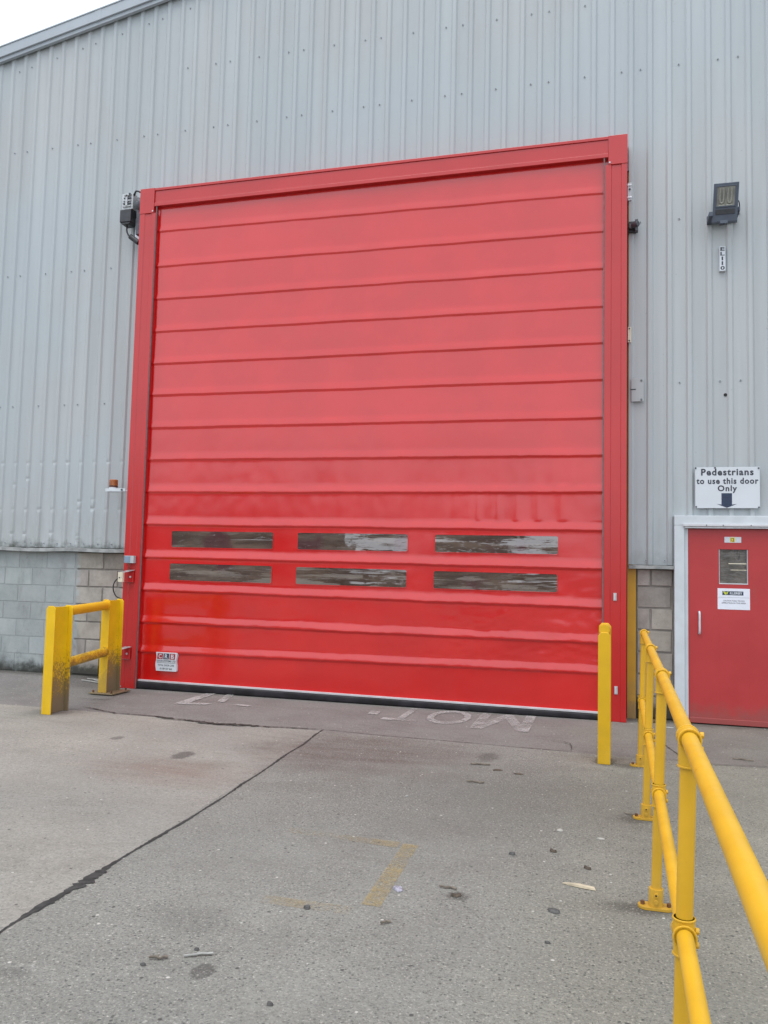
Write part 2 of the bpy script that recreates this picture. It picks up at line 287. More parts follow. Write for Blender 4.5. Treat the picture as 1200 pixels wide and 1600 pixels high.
M = dict(
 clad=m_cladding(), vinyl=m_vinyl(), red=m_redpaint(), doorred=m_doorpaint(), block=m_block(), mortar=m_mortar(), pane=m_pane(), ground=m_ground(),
 trim=simple('pale_grey_trim',(0.40,0.45,0.49),0.5,0,0.08,2,0.06,20),
 sill=simple('weathered_flashing',(0.27,0.28,0.275),0.6,0,0.3,7,0.15,30),
 railyel=m_yellow('amber_yellow_paint',(0.67,0.380,0.015),0.22,0.15),
 bollyel=m_yellow('lemon_yellow_paint',(0.68,0.40,0.006),0.08,0.4),
 baryel=m_yellow('grimy_yellow_paint',(0.78,0.50,0.008),1.05,1.15), barclean=m_yellow('bright_yellow_paint',(0.76,0.47,0.006),0.05,0.2), barmid=m_yellow('half_clean_yellow_paint',(0.76,0.46,0.006),0.35,0.8),
 bartube=m_yellow('yellow_tube_paint',(0.78,0.46,0.008),0.08,0.9),
 bartubelow=m_yellow('dirty_yellow_tube_paint',(0.70,0.44,0.012),0.95,1.5),
 colyel=m_yellow('faded_yellow_paint',(0.50,0.28,0.02),0.6,0.7),
 white=simple('white_paint',(0.56,0.60,0.63),0.45,0,0.06,5,0.05,30),
 sign=simple('white_sign_plate',(0.60,0.635,0.675),0.35,0,0.03,3,0.02,30),
 ink=simple('dark_ink',(0.035,0.04,0.055),0.5,0,0.15,30,0.02),
 navy=simple('navy_ink',(0.02,0.035,0.075),0.5,0,0.15,30,0.02),
 maroon=simple('maroon_ink',(0.32,0.03,0.04),0.5,0,0.15,30,0.02),
 steel=simple('galvanised_steel',(0.55,0.56,0.58),0.38,0.75,0.15,14,0.08,50),
 alu=simple('white_aluminium',(0.60,0.60,0.62),0.35,0.2,0.06,9,0.03,40),
 rubber=simple('black_rubber',(0.020,0.018,0.021),0.5,0,0.4,6,0.25,14,1.45,0.35),
 brush=simple('dark_grey_seal',(0.13,0.115,0.12),0.6,0,0.2,20,0.1),
 black=simple('black_plastic',(0.035,0.037,0.042),0.45,0,0.2,12,0.1),
 motor=simple('dark_cast_metal',(0.085,0.09,0.105),0.45,0.3,0.25,18,0.2,40),
 junction=simple('pale_cast_alloy',(0.44,0.46,0.47),0.45,0.3,0.2,15,0.2,40),
 greyplastic=simple('grey_plastic',(0.42,0.44,0.46),0.45,0,0.1,12,0.04),
 blueplastic=simple('blue_grey_lid',(0.20,0.27,0.36),0.4,0,0.1,12,0.04),
 cream=simple('cream_plastic',(0.68,0.62,0.48),0.5,0,0.12,12,0.04),
 amber=simple('amber_lens',(0.42,0.13,0.03),0.25,0,0.25,14,0.1,30),
 amberdark=simple('dark_amber_lens',(0.10,0.032,0.016),0.3,0,0.25,14,0.1,30),
 lampbody=simple('slate_cast_aluminium',(0.075,0.092,0.125),0.5,0.0,0.12,9,0.1,50),
 reflector=simple('lamp_reflector',(0.20,0.20,0.175),0.35,0.1,0.25,14,0.35,12),
 lampglass=simple('frosted_lamp_glass',(0.40,0.41,0.36),0.12,0,0.2,10,0.15,18),
 tubewhite=simple('white_lamp_tube',(0.24,0.24,0.21),0.3,0,0.06,10,0.05,18),
 plateyel=simple('yellow_plate',(0.78,0.58,0.03),0.4,0,0.05,10,0.02),
 leaf=simple('logo_green_yellow',(0.52,0.56,0.05),0.5,0,0.1,10,0.02),
 paper=simple('white_paper',(0.74,0.76,0.84),0.6,0,0.03,10,0.02),
 greytext=simple('grey_text_ink',(0.22,0.23,0.26),0.6,0,0.1,30,0.02),
 joint=simple('dark_joint_filler',(0.032,0.031,0.029),0.85,0,0.5,18,0.5,40),
 crack=simple('crack_dirt',(0.045,0.040,0.035),0.9,0,0.5,22,0.5,40),
 mot=m_wornpaint('worn_white_paint',(0.50,0.49,0.48),0.38,0.60,0.0,0.66),
 motf=m_wornpaint('very_worn_white_paint',(0.50,0.49,0.48),0.36,0.56,4.0,0.72),
 yelline=m_wornpaint('worn_yellow_paint',(0.47,0.34,0.12),0.36,0.64,7.0,0.50),
 yelfaint=m_wornpaint('faint_yellow_paint',(0.46,0.34,0.14),0.40,0.66,9.0,0.38),
 wood=simple('pale_split_wood',(0.50,0.43,0.31),0.8,0,0.2,18,0.3),
 twig=simple('grey_twig_bark',(0.17,0.145,0.115),0.85,0,0.3,40,0.4),
 stone=simple('dark_stone',(0.085,0.083,0.080),0.85,0,0.4,40,0.5),
 palestone=simple('pale_stone',(0.36,0.345,0.31),0.85,0,0.25,40,0.5),
 scrap=simple('lilac_grey_paper_scrap',(0.29,0.275,0.33),0.7,0,0.45,60,0.5),
 leafbrown=simple('dead_leaf',(0.075,0.058,0.042),0.8,0,0.4,40,0.5),
 wire=simple('pale_cable',(0.33,0.33,0.31),0.6,0,0.15,20,0.1),
 rust=simple('rusty_metal',(0.16,0.075,0.035),0.8,0.2,0.4,24,0.5),
 farwall=simple('brown_steel_wall',(0.075,0.050,0.042),0.6,0,0.25,0.3,0.1,4),
 fargrey=simple('dark_grey_roof_sheet',(0.10,0.10,0.105),0.6,0,0.2,0.5,0.1,4),
 fardoor=simple('dark_shutter',(0.05,0.05,0.055),0.6,0,0.2,0.5,0.1,4),
 hole=simple('dark_hole',(0.015,0.015,0.016),0.8,0,0.2,12,0.1),
 screw=simple('grey_screw_cap',(0.15,0.165,0.18),0.5,0.1,0.2,40,0.05),
 washer=simple('pale_washer',(0.44,0.48,0.50),0.5,0.0,0.15,40,0.05),
)

# ------------------------------------------------------------------ mesh helper
class MB:
    def __init__(s): s.v=[]; s.f=[]; s.mi=[]; s.ms=[]
    def mat(s, m):
        m = M[m] if isinstance(m,str) else m
        if m not in s.ms: s.ms.append(m)
        return s.ms.index(m)
    def add(s, vs, fs, m):
        k=len(s.v); i=s.mat(m); s.v += [tuple(p) for p in vs]
        for f in fs: s.f.append(tuple(k+a for a in f)); s.mi.append(i)
    def box(s, x0,x1,y0,y1,z0,z1,m):
        s.add([(x0,y0,z0),(x1,y0,z0),(x1,y1,z0),(x0,y1,z0),(x0,y0,z1),(x1,y0,z1),(x1,y1,z1),(x0,y1,z1)],
              [(0,3,2,1),(4,5,6,7),(0,1,5,4),(1,2,6,5),(2,3,7,6),(3,0,4,7)], m); return s
    def prism_y(s, poly, y0, y1, m):           # polygon in (x,z), counter-clockwise seen from -y
        n=len(poly)
        s.add([(p[0],y0,p[1]) for p in poly]+[(p[0],y1,p[1]) for p in poly],
              [tuple(range(n)), tuple(range(2*n-1,n-1,-1))]+[(i,i+n,(i+1)%n+n,(i+1)%n) for i in range(n)], m); return s
    def prism_z(s, poly, z0, z1, m):           # polygon in (x,y), counter-clockwise seen from above
        n=len(poly)
        s.add([(p[0],p[1],z1) for p in poly]+[(p[0],p[1],z0) for p in poly],
              [tuple(range(n)), tuple(range(2*n-1,n-1,-1))]+[((i+1)%n,i,i+n,(i+1)%n+n) for i in range(n)], m); return s
    def cyl(s, p0,p1,r,m,n=20,r1=None,caps=True):
        p0,p1=Vector(p0),Vector(p1); d=(p1-p0).normalized(); u=d.orthogonal().normalized(); w_=d.cross(u); r1=r if r1 is None else r1
        vs=[]; 
        for i in range(n):
            a=2*PI*i/n; q=u*math.cos(a)+w_*math.sin(a); vs.append(p0+q*r)
        for i in range(n):
            a=2*PI*i/n; q=u*math.cos(a)+w_*math.sin(a); vs.append(p1+q*r1)
        fs=[(i,(i+1)%n,(i+1)%n+n,i+n) for i in range(n)]
        if caps: fs += [tuple(range(n-1,-1,-1)), tuple(range(n,2*n))]
        s.add(vs,fs,m); return s
    def tube(s, pts, r, m, n=8):
        pts=[Vector(p) for p in pts]; vs=[]; fs=[]; u=None
        for i,p in enumerate(pts):
            d=(pts[min(i+1,len(pts)-1)]-pts[max(i-1,0)]).normalized()
            u = d.orthogonal().normalized() if u is None else (u-d*u.dot(d)).normalized()
            w_=d.cross(u)
            vs += [p+(u*math.cos(2*PI*k/n)+w_*math.sin(2*PI*k/n))*r for k in range(n)]
        for i in range(len(pts)-1):
            for k in range(n): fs.append((i*n+k,i*n+(k+1)%n,(i+1)*n+(k+1)%n,(i+1)*n+k))
        fs += [tuple(range(n-1,-1,-1)), tuple(range((len(pts)-1)*n,len(pts)*n))]
        s.add(vs,fs,m); return s
    def text(s, string, x0,x1,z0,z1,y,m, flip=False, bold=0.0, ground=False, space=1.0):
        cu=bpy.data.curves.new('t','FONT'); cu.body=string; cu.space_character=space; cu.offset=bold; cu.resolution_u=3
        ob=bpy.data.objects.new('t',cu); COL.objects.link(ob)
        bpy.context.view_layer.update()
        dg=bpy.context.evaluated_depsgraph_get(); me=bpy.data.meshes.new_from_object(ob.evaluated_get(dg))
        vs=[v.co.copy() for v in me.vertices]; fs=[tuple(p.vertices) for p in me.polygons]
        bpy.data.objects.remove(ob); bpy.data.meshes.remove(me); bpy.data.curves.remove(cu)
        ax=min(v.x for v in vs); bx=max(v.x for v in vs); az=min(v.y for v in vs); bz=max(v.y for v in vs)
        out_=[]
        for v in vs:
            fx=(v.x-ax)/(bx-ax); fz=(v.y-az)/(bz-az)
            if flip: fx,fz=1-fx,1-fz
            X=x0+(x1-x0)*fx; Z=z0+(z1-z0)*fz
            out_.append((X,Z,y) if ground else (X,y,Z))
        s.add(out_,fs,m); return s
    def build(s, name, parent=None, bevel=0.0, smooth=None, seg=2, loc=None, rot=None):
        me=bpy.data.meshes.new(name); me.from_pydata(s.v,[],s.f)
        for m in s.ms: me.materials.append(m)
        me.polygons.foreach_set('material_index', s.mi); me.update()
        o=bpy.data.objects.new(name,me); COL.objects.link(o)
        if parent: o.parent=parent
        if smooth is not None:
            me.polygons.foreach_set('use_smooth',[True]*len(me.polygons)); me.set_sharp_from_angle(angle=math.radians(smooth))
        if bevel:
            b=o.modifiers.new('bevel','BEVEL'); b.width=bevel; b.segments=seg; b.limit_method='ANGLE'; b.angle_limit=math.radians(40)
        if loc: o.location=loc
        if rot: o.rotation_euler=rot
        return o
def tag(o,label,cat,group=None,kind=None):
    o['label']=label; o['category']=cat
    if group: o['group']=group
    if kind: o['kind']=kind
    return o
def thing(name,label,cat,loc=(0,0,0),rot=(0,0,0),group=None):
    o=bpy.data.objects.new(name,None); COL.objects.link(o); o.location=loc; o.rotation_euler=rot; o.empty_display_size=0.2
    return tag(o,label,cat,group)
def structure(o): o['kind']='structure'; return o
def fbm(x,y,z=0.0,s=1.0): return mn.noise(Vector((x*s,y*s,z*s)))

# ================================================================== GROUND
def gz(x,y):
    def sm(a): a=max(0,min(1,a)); return a*a*(3-2*a)
    return 0.075*sm((0.1-x)/0.9)*sm((y+1.2)/1.4)
def frange(a,b,st):
    n=int(round((b-a)/st)); return [a+(b-a)*i/n for i in range(n+1)]
gx=[-180,-60,-25,-12,-6]+frange(-4,10,0.25)+[14,25,60,180]
gy=[-180,-80,-40,-22,-13]+frange(-10,1.0,0.25)+[4,20,60]
mb=MB(); nx=len(gx)
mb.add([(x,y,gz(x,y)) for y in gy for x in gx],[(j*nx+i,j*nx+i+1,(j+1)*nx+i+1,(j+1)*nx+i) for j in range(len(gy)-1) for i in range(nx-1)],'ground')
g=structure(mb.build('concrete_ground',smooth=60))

def strip(name,pts,w_,mat,jit=0.5,step=0.03,z=0.004,seed=1,wide=None):
    rnd=random.Random(seed); mb=MB(); L=[];ctr=[]
    for (a,b) in zip(pts[:-1],pts[1:]):
        a=Vector(a);b=Vector(b);n=max(2,int((b-a).length/step))
        for i in range(n): ctr.append(a.lerp(b,i/n))
    ctr.append(Vector(pts[-1])); vs=[]
    for i,p in enumerate(ctr):
        d=(ctr[min(i+1,len(ctr)-1)]-ctr[max(i-1,0)]).normalized(); nrm=Vector((-d.y,d.x))
        ww=w_*(0.55+0.9*abs(fbm(p.x,p.y,seed,3.1)))
        if wide:
            for (wx,wy,wr,wa) in wide: ww+=wa*math.exp(-((p-Vector((wx,wy))).length/wr)**2)*(0.6+0.8*rnd.random())
        off=nrm*fbm(p.x,p.y,seed+5,2.2)*w_*1.2*jit
        t=min(1,min(i,len(ctr)-1-i)/4.0)
        for sgn in (-1,1):
            q=p+off+nrm*sgn*ww*0.5*(0.25+0.75*t)*(1+jit*(rnd.random()-0.5)*1.3); vs.append((q.x,q.y,gz(q.x,q.y)+z))
    mb.add(vs,[(2*i+1,2*i,2*i+2,2*i+3) for i in range(len(ctr)-1)],mat)
    return structure(mb.build(name))
strip('slab_joint',[(3.52,-9.5),(3.55,-7.2),(3.554,-6.28),(3.525,-5.818),(3.516,-5.261),(3.504,-4.527),(3.464,-3.461),(3.338,-1.584)],0.020,'joint',0.8,0.02,0.004,3,[(3.52,-5.66,0.16,0.045),(3.53,-5.95,0.12,0.02),(3.51,-4.9,0.2,0.008)])
strip('slab_joint',[(0.473,-1.393),(0.75,-1.50),(1.011,-1.599),(1.474,-1.608),(1.9,-1.68),(2.198,-1.73),(2.808,-1.695),(3.338,-1.600)],0.026,'crack',1.4,0.025,0.0085,5,[(2.3,-1.73,0.35,0.05),(1.7,-1.65,0.2,0.02)])
strip('slab_joint',[(3.345,-1.592),(3.98,-1.659),(4.601,-1.662),(5.2,-1.693),(5.741,-1.706)],0.011,'crack',1.0,0.025,0.004,8)
strip('crack',[(5.735,-1.698),(5.73,-1.52),(5.70,-1.378),(5.625,-1.316),(5.52,-1.29)],0.012,'crack',1.2,0.02,0.013,9)
strip('crack',[(6.42,-0.35),(6.50,-0.8),(6.62,-1.35),(6.70,-1.75)],0.016,'crack',1.2,0.025,0.004,10)
strip('slab_joint',[(6.55,-1.70),(6.827,-1.80),(7.347,-1.70),(8.6,-1.65)],0.010,'crack',1.2,0.025,0.0085,11)
strip('crack',[(0.2,-0.98),(0.45,-0.85),(0.02,-0.9)],0.012,'crack',1.2,0.02,0.004,12)

# worn painted markings
mb=MB(); Z=0.0085
for ch,x0,x1,y0,y1 in (('O',4.15,4.62,-0.88,-0.02),('T',3.72,4.10,-0.86,-0.06)):
    mb.text(ch,x0,x1,y0,y1,Z,'mot',flip=True,bold=0.008,ground=True)
mp=[(4.69,-.02),(4.69,-.97),(4.81,-.97),(4.985,-.34),(5.16,-.97),(5.28,-.97),(5.28,-.02),(5.175,-.02),(5.175,-.60),(5.03,-.06),(4.94,-.06),(4.795,-.60),(4.795,-.02)]
mb.add([(a,b,Z) for a,b in mp],[tuple(range(len(mp)))],'mot')
o=structure(mb.build('painted_lettering'))
mb=MB()
mb.add([(1.26,-0.82,Z),(1.40,-0.82,Z),(1.36,0.02,Z),(1.24,0.0,Z)],[(0,1,2,3)],'motf')
mb.add([(1.403,-0.82,Z),(1.62,-0.76,Z),(1.66,-0.64,Z),(1.40,-0.70,Z)],[(0,1,2,3)],'motf')
mb.add([(1.64,-0.50,Z),(1.74,-0.52,Z),(1.60,0.06,Z),(1.50,0.05,Z)],[(0,1,2,3)],'motf')
mb.add([(1.92,-0.66,Z),(2.12,-0.68,Z),(2.12,-0.60,Z),(1.92,-0.58,Z)],[(0,1,2,3)],'motf')
mb.add([(3.50,-0.60,Z),(3.62,-0.62,Z),(3.60,-0.42,Z),(3.49,-0.40,Z)],[(0,1,2,3)],'motf')
structure(mb.build('painted_lettering'))
mb=MB()
mb.add([(4.915,-5.50,0.004),(5.01,-5.50,0.004),(4.990,-4.60,0.004),(4.900,-4.60,0.004)],[(0,1,2,3)],'yelline')
structure(mb.build('yellow_line'))
mb=MB()
mb.add([(4.18,-4.63,0.004),(4.88,-4.68,0.004),(4.88,-4.58,0.004),(4.18,-4.54,0.004)],[(0,1,2,3)],'yelfaint')
mb.add([(4.45,-5.63,0.004),(4.895,-5.63,0.004),(4.895,-5.54,0.004),(4.45,-5.54,0.004)],[(0,1,2,3)],'yelfaint')
structure(mb.build('yellow_line'))

# ================================================================== WAREHOUSE
WH=thing('warehouse','grey corrugated steel warehouse wall on a concrete block plinth','warehouse',(0,0,0))
RP,RX0=0.2122,-2.63
YP,YC=0.300,0.280                                  # pan and crest planes of the sheeting
def verge(x): return 8.885+0.187*(x+2.67) if x<9 else 8.885+0.187*11.67-0.187*(x-9)
DENT={}
rnd=random.Random(4)
for k in range(-3,13):
    DENT[k]=[(2.96,0.8),(2.31,0.8)]
for k,zz in ((4,2.74),(3,2.66),(3,1.97),(4,1.97),(8,2.42),(9,2.45),(9,2.33),(8,1.86),(8,1.95),(8,1.90),(5,1.80),(6,1.99),(1,1.80)): DENT.setdefault(k,[]).append((zz,1.0))
def sheet(mb,xa,xb,zb,fine=None):
    k0=math.floor((xa-RX0)/RP)-1; k1=math.ceil((xb-RX0)/RP)+1
    prof=[]
    for k in range(k0,k1):
        c=RX0+k*RP
        for dx,t in ((-0.040,0),(-0.020,1),(0.020,1),(0.040,0),(RP*0.5,0.0)): prof.append((c+dx,t,k))
    xs=[p for p in prof if xa<p[0]<xb]
    def tat(x):
        for a,b in zip(prof[:-1],prof[1:]):
            if a[0]<=x<=b[0]: f=(x-a[0])/(b[0]-a[0]); return a[1]+(b[1]-a[1])*f
        return 0
    xs=[(xa,tat(xa),None)]+xs+[(xb,tat(xb),None)]
    vs=[];fs=[]
    rows=[0.0] if not fine else [zb+i*0.018 for i in range(int((fine-zb)/0.018))]
    nr=len(rows)+1 if fine else 2
    for (x,t,k) in xs:
        zz=(rows+[verge(x)+0.03]) if fine else [zb,verge(x)+0.03]
        for z in zz:
            d=1.0
            if fine and k in DENT and t>0:
                for (z0,a) in DENT[k]: d-=a*(0.25+0.5*abs(fbm(k*3.3,z0*7,1,1.0)))*math.exp(-((z-z0)/0.022)**2)
            wob=0.0 if not fine else 0.006*fbm(x,0,z,2.0)*max(0,min(1,(3.0-z)))
            wx=0.0 if not fine else 0.012*fbm(x*2,3,z*1.3,1.0)*max(0,min(1,(2.6-z)))
            vs.append((x+(wx if k is not None else 0),YP+(YC-YP)*t*max(0,d)+wob,z))
    for i in range(len(xs)-1):
        for j in range(nr-1): fs.append((i*nr+j,(i+1)*nr+j,(i+1)*nr+j+1,i*nr+j+1))
    mb.add(vs,fs,'clad')
mb=MB(); sheet(mb,-6.0,-0.075,1.79,3.4); sheet(mb,-0.075,6.262,6.30); sheet(mb,6.262,6.80,1.71); sheet(mb,6.80,8.0,2.20); sheet(mb,8.0,16.0,1.71)
CL=mb.build('cladding',WH)
# screws in the pans
def screw_mesh():
    mb=MB(); mb.cyl((0,0,0),(0,-0.003,0),0.013,'washer',10); mb.cyl((0,-0.003,0),(0,-0.010,0),0.0075,'screw',8)
    return mb
proto=None
def screw(x,z,y=YP):
    global proto
    if proto is None:
        proto=screw_mesh().build('screw',CL); o=proto
    else:
        o=proto.copy(); COL.objects.link(o); o.parent=CL
    o.location=(x,y-0.001,z)
pan=lambda k: RX0+(k+0.5)*RP
cyc=[k for k in range(-3,70) if (k-1)%5 in (0,1,3)]
for k in cyc:
    x=pan(k)
    if x<0.55: screw(x,verge(x)-0.20)
    if 0.3<x<5.9: screw(x,8.41)
    if x<7.75: screw(x,7.515)
    if x<-0.2 or 6.3<x<7.75: screw(x,5.67); screw(x,3.77)
for k in range(0,12): screw(pan(k),1.845)
screw(6.45,1.76); screw(6.65,1.76)
mb=MB(); mb.cyl((7.292,YP-0.002,3.612),(7.292,YP-0.006,3.612),0.018,'hole',14); mb.build('drilled_hole',CL)
# verge trim and roof
def sloped(mb,lo,hi,y0,y1,m):
    xs=[-6.0,9.0,16.0]
    poly=[(x,verge(x)+lo) for x in xs]+[(x,verge(x)+hi) for x in reversed(xs)]
    mb.prism_y(poly,y0,y1,m)
mb=MB(); sloped(mb,0.055,0.205,0.195,0.28,'trim'); sloped(mb,0.0,0.0545,0.222,0.27,'trim'); sloped(mb,0.2055,0.225,0.185,0.30,'trim')
for x in (-4.4,-1.0,2.0,5.0,8.0): mb.prism_y([(x,verge(x)+0.05),(x+0.10,verge(x+0.10)+0.05),(x+0.10,verge(x+0.10)+0.207),(x,verge(x)+0.207)],0.192,0.26,'trim')
mb.build('verge_trim',WH,0.004)
mb=MB(); xs=[-6.0,9.0,16.0]
mb.add([(x,0.27,verge(x)+0.19) for x in xs]+[(x,40,verge(x)+0.19) for x in xs],[(0,1,4,3),(1,2,5,4)],'fargrey'); mb.build('roof',WH)
mb=MB(); mb.add([(-6,0.31,0),(-6,40,0),(-6,40,verge(-6)+0.19),(-6,0.31,verge(-6)+0.19)],[(0,1,2,3)],'clad'); mb.build('side_wall',WH); mb=MB(); mb.add([(16,0.31,0),(16,40,0),(16,40,verge(16)+.19),(16,0.31,verge(16)+.19)],[(0,1,2,3)],'clad'); mb.build('side_wall',WH)
mb=MB(); mb.box(-0.35,6.90,0.52,0.60,0.003,6.7,'black'); mb.build('dark_backing',WH)  # black backing added behind the opening so gaps look dark
mb=MB(); mb.add([(-6,40,0),(16,40,0),(16,40,verge(16)+.19),(9,40,verge(9)+.19),(-6,40,verge(-6)+.19)],[(4,3,2,1,0)],'clad'); mb.build('rear_wall',WH)
# drip flashings under the sheeting
def drip(xa,xb,z0,z1):
    mb=MB(); n=max(2,int((xb-xa)/0.15)); vs=[];fs=[]
    for i in range(n+1):
        x=xa+(xb-xa)*i/n; dz=0.006*fbm(x,1,0,1.7)+ (0.004*math.sin(x*5)); dy=0.006*fbm(x,9,0,1.3)
        vs+=[(x,0.33,z1+dz),(x,0.235+dy,z1-0.012+dz),(x,0.230+dy,z0+dz),(x,0.325,z0+0.004+dz)]
    for i in range(n):
        for j in range(4): a=i*4+j;b=i*4+(j+1)%4; fs.append((a,b,b+4,a+4))
    fs += [(3,2,1,0),(n*4,n*4+1,n*4+2,n*4+3)]
    mb.add(vs,fs,'sill'); return mb.build('drip_flashing',WH)
drip(-6.0,-0.02,1.735,1.79); drip(6.264,6.742,1.665,1.71); 
# block walls
def blockwall(xa,xb,z0,ch,top,seed,split=None,half=0.0):
    rnd=random.Random(seed); mb=MB(); tints=[]
    def blk(x0,x1,za,zb,tint):
        y=0.330+rnd.uniform(-0.003,0.003); e=0.010
        if x1<-0.95: x0-=0.002; x1+=0.002; za-=0.0025; zb+=0.0025; e=0.006; y=0.3375+rnd.uniform(-0.002,0.001)
        j=lambda: rnd.uniform(-0.0025,0.0025)
        vs=[(x0+j(),y+0.03,za+j()),(x1+j(),y+0.03,za+j()),(x1+j(),y+0.03,zb+j()),(x0+j(),y+0.03,zb+j()),
            (x0+e+j(),y,za+e+j()),(x1-e+j(),y,za+e+j()),(x1-e+j(),y,zb-e+j()),(x0+e+j(),y,zb-e+j())]
        mb.add(vs,[(4,5,6,7),(0,1,5,4),(1,2,6,5),(2,3,7,6),(3,0,4,7)],'block'); tints.extend([tint]*5)
    row=0; z=z0
    while z<top-0.02:
        zb=min(z+ch,top)
        x=xa-(0.225 if row%2 else 0.0)-half
        while x<xb:
            x1=x+0.45; a=max(x,xa); b=min(x1,xb)
            for (p,q) in ([(a,min(b,split)),(max(a,split),b)] if split is not None and a<split<b else [(a,b)]):
                if q-p>0.04:
                    t=rnd.uniform(0.80,1.12); blk(p+0.004,q-0.004,z+0.004,zb-0.004,(t,t*rnd.uniform(0.97,1.01),t*rnd.uniform(0.94,1.0),1))
            x=x1
        row+=1; z=zb
    nb=len(mb.f)
    mb.add([(xa,0.341,0),(xb,0.341,0),(xb,0.341,top),(xa,0.341,top)],[(0,1,2,3)],'mortar')
    o=mb.build('block_wall',WH); me=o.data
    at=me.color_attributes.new('tint','FLOAT_COLOR','CORNER')
    for p in me.polygons:
        c=tints[p.index] if p.index<nb else (1,1,1,1)
        for li in p.loop_indices: at.data[li].color=c
    return o
blockwall(-6.03,0.0,0.09-0.24,0.236,1.735,3,-0.955,0.12)
blockwall(6.352,6.742,0.008,0.2435,1.665,6,None,0.30)
mb=MB(); mb.box(7.945,16,0.326,0.40,0,1.70,'block'); mb.build('block_wall',WH)

# yellow steel column beside the opening
mb=MB(); mb.box(6.250,6.345,0.305,0.313,0,6.299,'colyel'); mb.box(6.250,6.258,0.3135,0.45,0,6.299,'colyel'); mb.box(6.337,6.345,0.3135,0.45,0,6.299,'colyel')
tag(mb.build('steel_column',None,0.001),'tall faded yellow steel column between the red door post and the block wall','column')

# ================================================================== ROLLER DOOR
RD=thing('roller_door','huge red vinyl fast roll up door with six slot windows','industrial door',(0,0,0))
HZ=6.59
def jamb(x0,x1,inner):
    # pressed channel: outer flange, shallow recessed centre panel, inner flange
    zb=0.003; mb=MB()
    w_=x1-x0
    if inner<0: xs=[(x0,0.30),(x0,0.0),(x0+0.072,0.0),(x0+0.080,0.010),(x1-0.072,0.010),(x1-0.064,0.0),(x1,0.0),(x1,0.115)]
    else:       xs=[(x0,0.115),(x0,0.0),(x0+0.068,0.0),(x0+0.076,0.010),(x1-0.068,0.010),(x1-0.060,0.0),(x1,0.0),(x1,0.30)]
    n=len(xs); vs=[(x,y,zb) for x,y in xs]+[(x,y,6.247) for x,y in xs]
    mb.add(vs,[(i,i+1,i+1+n,i+n) for i in range(n-1)],'red')
    back=0.30 if inner<0 else 0.115
    return mb.build('side_post',RD,0.0025,None)
jamb(-0.005,0.235,-1); jamb(5.992,6.236,1)
# brush seals at the inner edge of the posts
for xa,xb in ((0.2355,0.247),(5.978,5.9915)):
    mb=MB(); mb.box(xa,xb,0.004,0.016,0.004,6.336,'brush'); mb.build('brush_seal',RD)
# corner plates
for xa,xb,sx in ((-0.008,0.205,0.19),(6.03,6.239,6.045)):
    mb=MB(); mb.box(xa,xb,-0.006,0.30,6.248,HZ,'red'); mb.build('corner_plate',RD,0.003)
    mb=MB(); mb.cyl((sx,-0.006,6.272),(sx,-0.013,6.272),0.010,'alu',12); mb.build('rivet',RD)
# header box
mb=MB()
mb.box(0.2055,6.0295,0.0,0.30,6.552,HZ-0.003,'red'); mb.box(0.2055,6.0295,0.012,0.30,6.385,6.5515,'red'); mb.box(0.2055,6.0295,-0.002,0.10,6.338,6.3845,'red')
mb.build('header_box',RD,0.003)
# curtain
RL=[6.015,5.535,5.090,4.655,4.222,3.805,3.372,2.948,2.526,2.103,1.682,1.260,0.850,0.468]
RR=[5.954,5.501,5.066,4.627,4.206,3.780,3.350,2.923,2.506,2.077,1.651,1.221,0.836,0.509]
X0,X1=0.09,6.14; ZB,ZT=0.090,6.42
def rz(i,x): f=(x-0.2)/5.8; return RL[i]+(RR[i]-RL[i])*f
PROF=[(0.094,0.0),(0.080,0.0014),(0.062,0.0050),(0.044,0.0086),(0.026,0.0118),(0.012,0.0136),(0.004,0.0138),(-0.001,0.0125),(-0.008,0.0085),(-0.016,0.0035),(-0.023,0.0006),(-0.032,0.0)]
YCUR=0.060
def soft(x,z):
    d=0.010*fbm(x*0.55,2.0,z*0.8)+0.004*fbm(x*1.3,7,z*1.6)
    # hanging folds in the bays above the windows, fading out upwards
    bay=math.floor((z-0.47)/0.4235); w_=math.exp(-((z-2.40)/0.36)**2)
    ph=mn.noise(Vector((x*0.9,bay*2.3,6)))*2.2
    a=max(0.0,mn.noise(Vector((x*0.8,1.0,bay*3.1)))+0.35)
    sn=0.5+0.5*math.sin(x*(19+6*mn.noise(Vector((x*0.5,3,bay*1.7))))+ph*4+0.5*z); d+=0.0062*w_*a*sn**2
    d+=0.0011*math.exp(-((z-3.3)/0.8)**2)*mn.noise(Vector((x*7,z*0.8,2)))
    # broad creases dragged sideways in the lowest bays, strongest to the right
    low=math.exp(-((z-0.85)/0.62)**2)*(0.35+0.65*max(0,min(1,(x-2.8)/2.6)))
    d+=0.0052*low*mn.noise(Vector((x*1.9+z*2.6,z*4.6-x*0.7,9)))+0.0050*low*(0.6-abs(mn.noise(Vector((x*3.6-z*5.0,z*9.0+x*1.6,4)))))+0.0030*low*(0.6-abs(mn.noise(Vector((x*9.0+z*8.0,z*12.5-x*3.5,14)))))
    d+=0.0009*mn.noise(Vector((x*9,z*7,5)))+0.0010*mn.noise(Vector((x*4.5,bay*5.0+z*0.6,8)))
    return d
def wrink(x,i):   # rib edges are not ruler straight
    return 0.006*mn.noise(Vector((x*1.5,i*3.3,1)))+(0.002 if i<7 else 0.0032)*mn.noise(Vector((x*8,i*3.3,4)))+(0.0 if i<6 else 0.003)*mn.noise(Vector((x*21,i*3.3,7)))
xs=frange(X0,X1,0.024); rows=[]
def interp_rows(a,b,n): return [(('f',a,b,(k+1)/(n+1))) for k in range(n)]
seq=[]
vs=[]; 
